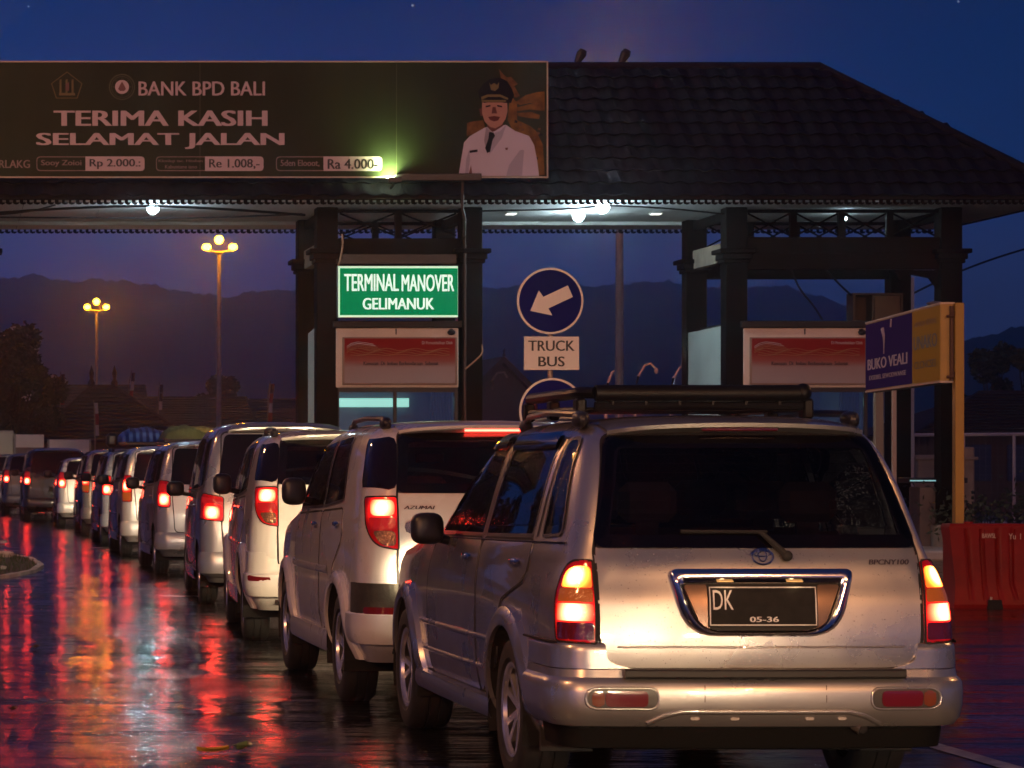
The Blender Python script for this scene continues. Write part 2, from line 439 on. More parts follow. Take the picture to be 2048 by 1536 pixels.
_wheel = {}
def wheel_meshes(r, wd, rim_r, spokes, style):
    k = (r, wd, rim_r, spokes, style)
    if k in _wheel: return _wheel[k]
    t = MB(); h = wd / 2
    t.lathe_x([(-h * .8, rim_r), (-h * .98, rim_r + .02), (-h, (r + rim_r) / 2), (-h * .93, r - .025), (-h * .72, r - .004), (-h * .3, r), (-h * .28, r - .008), (-h * .22, r - .008), (-h * .2, r),
               (h * .2, r), (h * .22, r - .008), (h * .28, r - .008), (h * .3, r), (h * .72, r - .004), (h * .93, r - .025), (h, (r + rim_r) / 2), (h * .98, rim_r + .02), (h * .8, rim_r)], 0, 0, 36)
    tyre = t.mesh('tyre', rubber, True, 40)
    m = MB()       # outer face at -x
    m.lathe_x([(-h * .82, rim_r + .004), (-h * .9, rim_r - .002), (-h * .86, rim_r - .02), (-h * .70, rim_r - .024)], 0, 0, 36)
    m.lathe_x([(-h * .62, .0005), (-h * .62, .028), (-h * .56, .05), (-h * .3, .055)], 0, 0, 20)
    for i in range(spokes):
        a0 = 2 * math.pi * i / spokes
        for da in ((-.13, .13) if style == 'twin' else (0,)):
            a = a0 + da; a2 = a0 + da * (1.9 if style == 'twin' else 1)
            w0, w1 = (.017, .017) if style == 'twin' else (.034, .026)
            c = Vector((math.cos(a), math.sin(a))); e = Vector((math.cos(a2), math.sin(a2))); q = Vector((-c.y, c.x)); q2 = Vector((-e.y, e.x))
            vs = []
            for x0, x1 in ((-h * .60, -h * .74), (-h * .3, -h * .45)):
                vs += [(x0, *(c * .03 + q * w0)), (x0, *(c * .03 - q * w0)), (x1, *(e * (rim_r - .008) - q2 * w1)), (x1, *(e * (rim_r - .008) + q2 * w1))]
            m.add(vs, [(0, 1, 2, 3), (7, 6, 5, 4), (0, 4, 5, 1), (1, 5, 6, 2), (2, 6, 7, 3), (3, 7, 4, 0)])
    rim = m.mesh('rim', alloy, True, 30)
    d = MB(); d.lathe_x([(h * .1, .0), (-h * .05, .0005), (-h * .05, rim_r * .66), (h * .1, rim_r * .66), (h * .1, .0005)], 0, 0, 24)
    d.lathe_x([(-h * .68, rim_r - .026), (-h * .2, rim_r - .035), (h * .6, rim_r - .03)], 0, 0, 36)
    disc = d.mesh('wheel', barrel, True)
    _wheel[k] = (disc, tyre, rim); return _wheel[k]

def add_wheel(car, x, y, r, wd, rim_r, spokes, style, steer=0.):
    disc, tyre, rim = wheel_meshes(r, wd, rim_r, spokes, style)
    rz = math.pi if x > 0 else 0
    wv = inst('wheel', disc, car, (x, y, r - .004), (random.random() * 6, 0, rz + steer), )
    wv.rotation_mode = 'XYZ'
    inst('tyre', tyre, wv); inst('rim', rim, wv)

tint = bpy.data.materials.new('see_through_tinted_glass'); tint.use_nodes = True
_n = tint.node_tree.nodes; _l = tint.node_tree.links; _n.clear()
_o = _n.new('ShaderNodeOutputMaterial'); _mx = _n.new('ShaderNodeMixShader'); _tr = _n.new('ShaderNodeBsdfTransparent'); _gl = _n.new('ShaderNodeBsdfGlossy'); _fr = _n.new('ShaderNodeFresnel')
_tr.inputs[0].default_value = (.20, .18, .20, 1); _gl.inputs['Roughness'].default_value = .02; _fr.inputs[0].default_value = 1.42
_l.new(_fr.outputs[0], _mx.inputs[0]); _l.new(_tr.outputs[0], _mx.inputs[1]); _l.new(_gl.outputs[0], _mx.inputs[2]); _l.new(_mx.outputs[0], _o.inputs[0])
_tc = _n.new('ShaderNodeTexCoord'); _v = _n.new('ShaderNodeTexVoronoi'); _v.inputs['Scale'].default_value = 70; _q = _n.new('ShaderNodeMapRange'); _q.inputs[1].default_value = 0; _q.inputs[2].default_value = .28; _q.inputs[3].default_value = 1; _q.inputs[4].default_value = 0
_b = _n.new('ShaderNodeBump'); _b.inputs['Strength'].default_value = .5; _b.inputs['Distance'].default_value = .0015
_l.new(_tc.outputs['Object'], _v.inputs['Vector']); _l.new(_v.outputs['Distance'], _q.inputs[0]); _l.new(_q.outputs[0], _b.inputs['Height']); _l.new(_b.outputs[0], _gl.inputs['Normal'])
MATS['tint'] = tint
def in_poly(p, poly):
    c = False; n = len(poly)
    for i in range(n):
        (ax, ay), (bx, by) = poly[i], poly[(i + 1) % n]
        if (ay > p[1]) != (by > p[1]) and p[0] < (bx - ax) * (p[1] - ay) / (by - ay) + ax: c = not c
    return c
def shrink(poly, d):
    cx = sum(p[0] for p in poly) / len(poly); cz = sum(p[1] for p in poly) / len(poly); out = []
    w = max(p[0] for p in poly) - min(p[0] for p in poly); hh = max(p[1] for p in poly) - min(p[1] for p in poly)
    return [(cx + (x - cx) * (1 - 2 * d / w), cz + (z - cz) * (1 - 2 * d / hh)) for x, z in poly]

def cabin(car, S, h):
    fab = M('seat_fabric', (.10, .09, .085), .9, noise=(6, .3, 4)); L = S['len']; k = L / 4.68
    def seat(x, y, wd, hr):
        m = MB(); m.box(x - wd / 2, x + wd / 2, y, y + .12, .62, 1.18, .05); b = m.build('seat', fab, car, True)
        m = MB(); m.box(x - wd / 2, x + wd / 2, y + .10, y + .58, .58, .72, .04); m.build('seat_cushion', fab, b, True)
        for hx in hr:
            m = MB(); m.box(hx - .13, hx + .13, y - .01, y + .09, 1.22, 1.40, .04); m.box(hx - .05, hx + .05, y + .03, y + .05, 1.15, 1.24); m.build('headrest', fab, b, True)
    seat(-.36, 2.25 * k, .50, [-.36]); seat(.36, 2.25 * k, .50, [.36]); seat(0, 1.30 * k, 1.22, [-.40, .40]); seat(0, .50 * k, 1.10, [-.36, .36])
    m = MB(); m.box(-.68, .68, 3.0 * k, 3.25 * k, .75, 1.07, .05); m.build('dashboard', blackp, car)
    m = MB(); m.tube([(.36 + .18 * math.cos(t), 2.92 * k + .05 * math.sin(t), 1.0 + .17 * math.sin(t)) for t in np.linspace(0, 6.2832, 20)], .015, 6, False); m.build('steering_wheel', blackp, car, True)
    m = MB(); m.box(-.10, .10, 2.62 * k, 2.65 * k, 1.48, 1.55, .01); m.build('inside_mirror', blackp, car)

def build_car(name, loc, yaw, S, label, cat, group=None):
    """S: spec dict"""
    car = empty(name, loc, yaw, label=label, cat=cat, group=group)
    h = Hull(S['hull'], S.get('rb', .05)); pm = S['paint']; LR = h.side(-1); RR = h.side(1)
    z0, z1 = S['hull'][0][0], S['hull'][-1][0]
    wy = S['wheels']; wr = S['wr']; AR = wr + .055; tw = S['wtrack']
    see = S.get('see'); gmat = tint if see else glass
    if see: cut_r = shrink(S['rear_glass'][0], .035); cut_s = [shrink(p_[0], .03) for p_ in S['side_glass']]; cabin(car, S, h)
    # hull
    zs = []
    tabz = [r_[0] for r_ in S['hull']]
    for a, b in zip(tabz[:-1], tabz[1:]):
        k = max(1, int(round((b - a) / .035)));
        if (b - a) <= .035: k = 2
        zs += [a + (b - a) * j / k for j in range(k)]
    zs.append(tabz[-1])
    rings = []
    for z in zs:
        p, _ = h.out(z)
        L = [(-x, y, z) for x, y in p[::-1]]; Rr = [(x, y, z) for x, y in p]
        rings.append(L[:-1] + Rr[:])          # front -> left -> rear centre -> right -> front
    nr = len(rings[0])
    vs = [list(v) for rg in rings for v in rg]; fs = []
    for i in range(len(rings) - 1):
        for k in range(nr - 1):
            q = (i * nr + k, i * nr + k + 1, (i + 1) * nr + k + 1, (i + 1) * nr + k)
            c = np.mean([vs[j] for j in q], axis=0)
            if any(math.hypot(c[1] - y, c[2] - (wr)) < AR for y in wy) and abs(c[0]) > .5: continue
            if see and c[2] > 1.1:
                ym = .5 * (vs[q[0]][1] + vs[q[1]][1]); dx = abs(vs[q[0]][0] - vs[q[1]][0]); dy = abs(vs[q[0]][1] - vs[q[1]][1])
                if dx > dy and ym < 1.0 and in_poly((c[0], c[2]), cut_r): continue
                if dy > dx and any(in_poly((c[1], c[2]), pl) for pl in cut_s): continue
                if dx > dy and ym > 1.2 and S['windscreen'][0] + .03 < c[2] < S['windscreen'][1] - .02 and abs(c[0]) < .56: continue
            fs.append(q)
    for v in vs:
        for y in wy:
            d = math.hypot(v[1] - y, v[2] - wr)
            if AR - .03 < d < AR + .03 and abs(v[0]) > .5:
                v[1] = y + (v[1] - y) * AR / d; v[2] = wr + (v[2] - wr) * AR / d
    top = (len(rings) - 1) * nr
    c0 = len(vs); vs.append([0, (S['hull'][-1][2] + S['hull'][-1][3]) / 2, z1 + .012])
    for k in range(nr - 1): fs.append((top + k, top + k + 1, c0))
    m = MB(); m.add(vs, fs); body = m.build('body', pm, car, True, 30)
    # under side, arches
    u = MB(); L = S['len']
    u.box(-.56, .56, .35, L - .3, .22, .80); u.box(-h.x_at(L * .5, z0) + .05, h.x_at(L * .5, z0) - .05, wy[0] + AR + .05, wy[1] - AR - .05, z0 - .02, .5)
    u.box(-.62, .62, .12, .6, z0 + .06, .5)
    for y in wy:
        for sg in (-1, 1):
            rows = []
            for x in (.45, h.x_at(y, wr + AR) + (S['flare'][1] * .45 if S.get('flare') else -.012)):
                rows.append([(sg * x, y + (AR - .006) * math.cos(t), wr + (AR - .006) * math.sin(t)) for t in np.linspace(-.35, math.pi + .35, 22)])
            u.grid(rows)
            u.tube([(sg * .1, y, wr), (sg * .6, y, wr)], .05, 8)
    u.build('chassis', under, car)
    # wheel flares
    if S.get('flare'):
        fw, fo = S['flare']
        for y in wy:
            for sg in (-1, 1):
                fn = h.side(sg); rows = []
                t0_ = max(-.42, -math.asin(min(.9, max(0, wr - z0 - .015) / AR)))
                for t in np.linspace(t0_, math.pi - t0_, 30):
                    r_ = []
                    for rad, o in ((AR - .010, fo * .45), (AR - .011, fo * .85), (AR + .006, fo), (AR + fw * .5, fo * .92), (AR + fw * .9, fo * .55), (AR + fw, -.004)):
                        yy = y + rad * math.cos(t); zz = wr + rad * math.sin(t)
                        zq = max(zz, z0 + .02); x = h.x_at(yy, min(max(zq, z0), 1.0))
                        r_.append((sg * (x + o), yy, zz))
                    rows.append(r_)
                k = MB().grid(rows); k.build('wheel_arch_flare', S.get('flare_mat', pm), car, True, 40)
    for y, st in zip(wy, (0., S.get('steer', 0.))):
        for sg in (-1, 1): add_wheel(car, sg * tw, y, wr, S.get('wd', .235), S['rim'], S['spokes'], S['style'], st)
    # glass
    for poly, r_ in S['side_glass']:
        for fn in (LR, RR):
            o = patch(MB(), round_poly(poly, r_), fn, .004, 8, 8).build('side_window', gmat, car, True, 50)
            ribbon(MB(), round_poly(poly, r_), fn, .016, .0065, True, .06).build('window_seal', blackp, o)
            if see: ribbon(MB(), round_poly(shrink(poly, .022), r_), fn, .044, .0055, True, .06).build('frit_border', glass, o)
    poly, r_ = S['rear_glass']
    rg = patch(MB(), round_poly(poly, r_), h.rear, .012, 64, 28).build('rear_window', gmat, car, True, 50)
    if see: ribbon(MB(), round_poly(shrink(poly, .028), r_), h.rear, .056, .0135, True, .03).build('frit_border', glass, rg)
    zb, zt, wb, wt = S['windscreen']
    def scr(x, z, off=0):
        p, _ = h.out(z); q = p[len(p) // 2:]; o = np.argsort(q[:, 0]); return Vector((x, float(np.interp(abs(x), q[o, 0], q[o, 1])) + off, z))
    patch(MB(), [(-wb, zb), (wb, zb), (wt, zt), (-wt, zt)], scr, .006, 12, 8).build('windscreen', gmat, car, True, 50)
    # doors: seams and panels
    for fn in (LR, RR):
        for j, poly in enumerate(S['doors']):
            pp = round_poly(poly, .05, 3)
            d = patch(MB(), pp, fn, .0045, 10, 14, .01).build('door', pm, car, True, 50)
            ribbon(MB(), pp, fn, .013, .0055, True).build('door_seam', seamm, d)
            if S.get('handles'):
                hy, hz = S['handles'][j]
                b = fn(hy, hz, .016); k = MB(); k.ellipsoid(b, (.017, .085, .017), 10, 6, 2.5); k.build('handle', S.get('handle_mat', chrome), d, True)
    if S.get('tailgate'):
        poly, r_ = S['tailgate']; pp = round_poly(poly, r_)
        zg = S['rear_glass'][0][0][1]
        lo = [p_ for p_ in poly if p_[1] < zg - .01] if see else None
        if see:
            wz = [abs(p_[0]) for p_ in poly if abs(p_[1] - zg) < .2]; wz = S['rear_glass'][0][1][0] + .005
            nl = len(lo) // 2; lo2 = [p_ for p_ in lo if p_[0] < 0]; hi2 = [p_ for p_ in lo if p_[0] > 0]
            ps = sorted(hi2, key=lambda p_: p_[1]); lowpoly = [(-ps[0][0], ps[0][1]), (ps[0][0], ps[0][1])] + [p_ for p_ in ps[1:]] + [(wz, zg + .012), (-wz, zg + .012)] + [(-p_[0], p_[1]) for p_ in reversed(ps[1:])]
            rr_ = [r_[0] if isinstance(r_, (list, tuple)) else r_] * 2 + [.02] * (len(lowpoly) - 2)
        tg = patch(MB(), round_poly(lowpoly, rr_) if see else pp, h.rear, .0055, 64, 30, .012).build('tailgate', pm, car, True, 50)
        ribbon(MB(), pp, h.rear, .013, .0060, True, .04).build('tailgate_seam', seamm, tg)
    else: tg = body
    # beads on the flanks
    for path, w, hh, off in S.get('beads', []):
        for fn in (LR, RR): ribbon(MB(), path, fn, w, off, False, .06, hh).build('side_moulding', pm, car, True, 60)
    # bumper
    if S.get('bumper'):
        zr, ue, prof = S['bumper']; uin = S.get('bumper_in')
        lowp = [q for q in prof if q[0] <= .602] if uin else prof
        rb_ = band(MB(), h, zr, -ue, ue, ([(.602, -.02)] + lowp) if uin else lowp, 90).build('rear_bumper', pm, car, True, 28)
        if uin:
            hi = [q for q in prof if q[0] >= .598]
            for sg in (-1, 1):
                m = MB(); band(m, h, zr, sg * uin, sg * ue, hi, 40)
                p0 = [h.s_pt(sg * uin, zr)]; 
                m.build('bumper_corner', pm, rb_, True, 28)
    # sills
    if S.get('sill'):
        za, zb_, so = S['sill']
        for sg in (-1, 1):
            rows = []
            for y in np.linspace(wy[0] + AR - .02, wy[1] - AR + .02, 24):
                x = h.x_at(y, .45)
                rows.append([(sg * (x + o), y, z) for z, o in ((zb_, -.01), (zb_ - .005, so * .8), (zb_ - .03, so), (za + .03, so), (za, so * .6), (za - .01, -.06))])
            MB().grid(rows).build('sill', S.get('sill_mat', pm), car, True, 40)
    # tail lamps
    for sg in (-1, 1):
        T = S['lamp']
        mir = lambda pl: [(sg * a, b) for a, b in pl]
        hot = [c_ for c_ in T['cells'] if c_[3] in (hot_red, hot_warm)]
        def cen(pl): return h.wrap(sg * sum(p_[0] for p_ in pl) / len(pl), sum(p_[1] for p_ in pl) / len(pl), .015)
        hm_ = glow_mat('glowing_red_lens', (1, .035, .012), (1, .012, .008), 2.2, .01, cen(hot[-1][1]), .058) if hot else lens_red
        housing = patch(MB(), round_poly(mir(T['outline']), T.get('r', .03)), h.wrap, .012, 16, 18, .03).build('tail_light', hm_, car, True, 60)
        ribbon(MB(), round_poly(mir(T['outline']), T.get('r', .03)), h.wrap, .010, .0135, True, .04).build('lamp_gasket', seamm, housing)
        for nm, pl, rr, mt in T['cells']:
            if mt is hot_red: mt = glow_mat('lit_brake_lens', (1, .042, .026), (1, .03, .012), 62., 2.6, cen(pl), .040)
            elif mt is hot_warm: mt = glow_mat('lit_signal_lens', (1, .50, .16), (1, .20, .02), 15., 1.1, cen(pl), .036)
            patch(MB(), round_poly(mir(pl), rr), h.wrap, .015, 8, 8, .01).build(nm, mt, housing, True, 60)
    # mirrors
    my, mz, mw, mh = S['mirror']
    for sg in (-1, 1):
        x = h.x_at(my, mz)
        k = MB(); k.ellipsoid((sg * (x + .055 + mw / 2), my, mz + .02), (mw / 2, .06, mh / 2), 18, 12, 3.2)
        k.tube([(sg * (x - .01), my + .05, mz - .05), (sg * (x + .08), my + .02, mz - .03)], .024, 8)
        k.build('wing_mirror', S.get('mirror_mat', blackp), car, True, 60)
    # headlights
    hx, hz = S['headlamp']
    for sg in (-1, 1):
        p, _ = h.out(hz); q = p[len(p) // 2:]; o = np.argsort(q[:, 0]); yy = float(np.interp(hx, q[o, 0], q[o, 1]))
        k = MB(); k.ellipsoid((sg * hx, yy - .01, hz), (.15, .05, .075), 14, 8, 2.6)
        hl = k.build('headlight', head_lens, car, True)
        if S.get('beam'):
            e, col = S['beam'][:2]
            light('headlight_beam', 'SPOT', (sg * hx, yy + .07, hz), e, col, .06, car, (R(90 - S.get('dip', 2.)), 0, 0), R(S.get('cone', 95)), .7)
    # roof rails
    if S.get('rails'):
        rx, ya, yb, rz = S['rails']
        for sg in (-1, 1):
            def rt(y): return rz
            k = MB(); k.tube([(sg * rx, ya, rz - .01), (sg * rx, ya + .08, rz + .035), (sg * (rx - .005), (ya + yb) / 2, rz + .05), (sg * (rx - .02), yb - .15, rz + .035), (sg * (rx - .03), yb, rz - .02)], .016, 8)
            k.ellipsoid((sg * rx, ya + .03, rz + .008), (.034, .085, .04), 12, 8, 2.4); k.ellipsoid((sg * (rx - .03), yb - .03, rz - .01), (.03, .08, .035), 10, 6, 2.4)
            k.build('roof_rail', blackp, car, True)
    # rear spoiler
    if S.get('spoiler'):
        sw, zt_, lip, dp = S['spoiler']; rows = []
        for x in np.linspace(-sw, sw, 25):
            e = (abs(x) / sw) ** 6; yr = h.rear(x * .96, zt_ - .05).y; dip = .02 * (x / sw) ** 2 + .012 * e
            rows.append([(x, yr + .32, zt_ + .028 - dip), (x, yr + .12, zt_ + .022 - dip), (x, yr - lip * (1 - .6 * e), zt_ - .004 - dip), (x, yr - lip * (1 - .6 * e) + .004, zt_ - .022 - dip), (x, yr + .03, zt_ - dp - dip), (x, yr + .09, zt_ - dp - dip)])
        sp = MB().grid(rows).build('rear_spoiler', pm, car, True, 30)
        if S.get('third'):
            a, b, c, d, mt = S['third']; yy = h.rear(0, zt_ - .05).y
            k = MB(); k.box(a, b, yy - lip * .62, yy + .1, c, d, .006); k.build('high_brake_light', mt, sp)
    # plate
    if S.get('plate'):
        px_, pz_, pw_, ph_ = S['plate']
        pl = patch(MB(), [(px_ - pw_ / 2, pz_ - ph_ / 2), (px_ + pw_ / 2, pz_ - ph_ / 2), (px_ + pw_ / 2, pz_ + ph_ / 2), (px_ - pw_ / 2, pz_ + ph_ / 2)], h.rear, .02, 2, 2, .01).build('number_plate', S.get('plate_mat', platem), car)
    return car, h, tg, body

# ------------------------------------------------------------------ specs
def large_suv():
    hull = [  # z, w, yr, yf, rr, rf, tr, tf
        (.26, .78, .18, 4.50, .12, .25, .03, .06), (.36, .845, .07, 4.60, .13, .28, .03, .06), (.50, .875, .02, 4.66, .14, .30, .03, .07), (.70, .885, .0, 4.68, .15, .30, .035, .08),
        (.88, .885, .01, 4.64, .16, .30, .05, .09), (.98, .875, .03, 4.52, .17, .32, .075, .10), (1.03, .868, .04, 4.20, .18, .30, .09, .11), (1.065, .862, .05, 3.62, .18, .20, .10, .05),
        (1.10, .85, .065, 3.26, .19, .15, .10, .03), (1.15, .835, .085, 3.16, .19, .15, .10, .03), (1.40, .765, .21, 2.70, .19, .15, .10, .02), (1.54, .715, .31, 2.42, .19, .16, .105, .02),
        (1.62, .665, .38, 2.22, .20, .18, .12, .02), (1.66, .60, .44, 2.06, .22, .2, .12, .02), (1.685, .50, .54, 1.92, .22, .2, .1, .02), (1.70, .34, .72, 1.72, .2, .2, .05, .02)]
    lit_y = hot_warm; lit_r = hot_red
    return dict(see=True, hull=hull, rb=.045, paint=paint('champagne_silver_paint', (.45, .44, .43), .78, .29), len=4.68, wheels=(1.02, 3.82), wr=.345, wtrack=.765, rim=.222, spokes=5, style='twin', wd=.235,
        flare=(.085, .05), steer=0.0,
        side_glass=[([(.36, 1.17), (.63, 1.155), (.70, 1.59), (.56, 1.60)], (.05, .03, .04, .06)),
                    ([(.78, 1.155), (1.72, 1.135), (1.66, 1.60), (.80, 1.60)], .03),
                    ([(1.80, 1.135), (2.92, 1.12), (2.34, 1.575), (1.80, 1.60)], (.02, .04, .08, .02))],
        rear_glass=([(-.695, 1.115), (.695, 1.115), (.585, 1.60), (-.585, 1.60)], (.02, .02, .05, .05)),
        windscreen=(1.12, 1.60, .70, .56),
        doors=[[(1.34, .52), (1.78, .36), (1.75, 1.12), (.74, 1.14), (.78, .95), (1.22, .84)], [(1.80, .36), (3.10, .36), (3.14, .8), (3.02, 1.10), (1.78, 1.12)]],
        handles=[(.98, 1.03), (2.03, 1.02)], handle_mat=chrome,
        tailgate=([(-.655, .60), (.655, .60), (.70, .72), (.70, 1.10), (.585, 1.612), (-.585, 1.612), (-.70, 1.10), (-.70, .72)], (.12, .12, .05, .01, .05, .05, .01, .05)),
        beads=[([(1.48, .645), (3.35, .635)], .035, .012, .004), ([(1.48, .50), (3.35, .49)], .03, .010, .004)],
         bumper=(.60, 1.30, [(.602, -.02), (.598, .028), (.565, .034), (.555, .046), (.54, .056), (.50, .060), (.44, .058), (.385, .045), (.355, .02), (.34, -.05)]),
        sill=(.27, .37, .035),
        lamp=dict(outline=[(.712, .71), (.90, .715), (.925, .92), (.86, 1.03), (.80, 1.06), (.712, 1.06)], r=(.01, .03, .08, .05, .02, .01), mat=lens_red,
                  cells=[('signal_lens', [(.722, .945), (.868, .945), (.85, 1.005), (.80, 1.035), (.722, 1.035)], (.01, .01, .03, .03, .02), lit_y),
                         ('amber_lens', [(.722, .885), (.885, .885), (.878, .940), (.722, .940)], .01, lens_amber),
                         ('brake_lens', [(.722, .805), (.890, .805), (.888, .878), (.722, .878)], .012, lit_r),
                         ('reflector', [(.722, .725), (.885, .725), (.890, .798), (.722, .798)], .01, lens_dark)]),
        mirror=(2.62, 1.125, .17, .165), headlamp=(.62, .82), beam=(60., (1, .74, .42)),
        rails=(.615, .70, 2.05, 1.675), spoiler=(.57, 1.668, .075, .05), third=(-.17, .17, 1.628, 1.652, lens_dark))

def compact_suv(pname='pearl_white_paint', col=(.66, .66, .66), black_panel=True, third=True, beam=130.):
    hull = [
        (.28, .76, .20, 4.16, .12, .25, .03, .06), (.40, .82, .06, 4.26, .16, .28, .03, .06), (.56, .845, .02, 4.32, .2, .30, .03, .07), (.78, .85, .0, 4.34, .22, .30, .04, .08),
        (.98, .845, .01, 4.28, .23, .30, .05, .09), (1.06, .84, .02, 4.05, .23, .32, .06, .10), (1.11, .835, .03, 3.60, .23, .26, .06, .08), (1.15, .828, .035, 3.22, .23, .18, .06, .04),
        (1.22, .815, .045, 3.10, .24, .15, .06, .03), (1.48, .765, .13, 2.66, .26, .15, .07, .02), (1.62, .72, .22, 2.36, .28, .16, .08, .02),
        (1.69, .655, .32, 2.14, .28, .2, .08, .02), (1.725, .55, .45, 1.96, .28, .2, .06, .02), (1.74, .38, .62, 1.76, .22, .2, .05, .02)]
    T = dict(outline=[(.60, .965), (.73, .985), (.80, 1.08), (.835, 1.275), (.60, 1.28)], r=(.01, .08, .06, .03, .02), mat=lens_red,
             cells=[('brake_lens', [(.618, 1.165), (.765, 1.165), (.775, 1.258), (.618, 1.258)], .03, hot_red),
                    ('signal_lens', [(.615, 1.085), (.765, 1.085), (.78, 1.155), (.615, 1.155)], .02, lens_red),
                    ('reversing_lens', [(.615, .985), (.70, .99), (.755, 1.075), (.615, 1.075)], .03, lens_clear)])
    s = dict(see=True, hull=hull, rb=.06, paint=paint(pname, col, .0, .28), len=4.34, wheels=(.86, 3.545), wr=.345, wtrack=.735, rim=.215, spokes=6, style='single', wd=.215,
        flare=(.075, .045),
        side_glass=[([(.86, 1.25), (1.62, 1.20), (1.60, 1.63), (1.02, 1.65)], (.05, .02, .03, .05)), ([(1.68, 1.20), (2.86, 1.17), (2.32, 1.58), (1.68, 1.63)], (.02, .04, .08, .02))],
        rear_glass=([(-.60, 1.30), (.60, 1.30), (.56, 1.655), (-.56, 1.655)], (.02, .02, .05, .05)),
        windscreen=(1.18, 1.60, .70, .56),
        doors=[[(1.22, .48), (1.70, .40), (1.65, 1.17), (.82, 1.20), (.80, 1.0), (1.12, .82)], [(1.72, .40), (2.98, .40), (2.98, 1.13), (1.67, 1.17)]],
        handles=[(.98, 1.10), (1.90, 1.08)], handle_mat=chrome,
        tailgate=([(-.60, .62), (.60, .62), (.605, .90), (.60, 1.28), (.56, 1.67), (-.56, 1.67), (-.60, 1.28), (-.605, .90)], (.08, .08, .02, .01, .05, .05, .01, .02)),
        beads=[([(1.32, .80), (3.1, .79)], .06, .007, .004)],
        bumper=(.60, 1.10, [(.76, -.01), (.755, .010), (.60, .016), (.585, .022), (.575, .034), (.50, .038), (.44, .03), (.40, .01), (.385, -.05)]),
        sill=(.28, .42, .035), lamp=T, mirror=(2.30, 1.27, .165, .185), headlamp=(.60, .86), beam=(beam, (1, .74, .42)),
        rails=(.60, .50, 2.1, 1.715), spoiler=(.555, 1.715, .075, .06), plate=(0, .95, .42, .13))
    if third: s['third'] = (-.17, .17, 1.672, 1.70, third_lit)
    return s

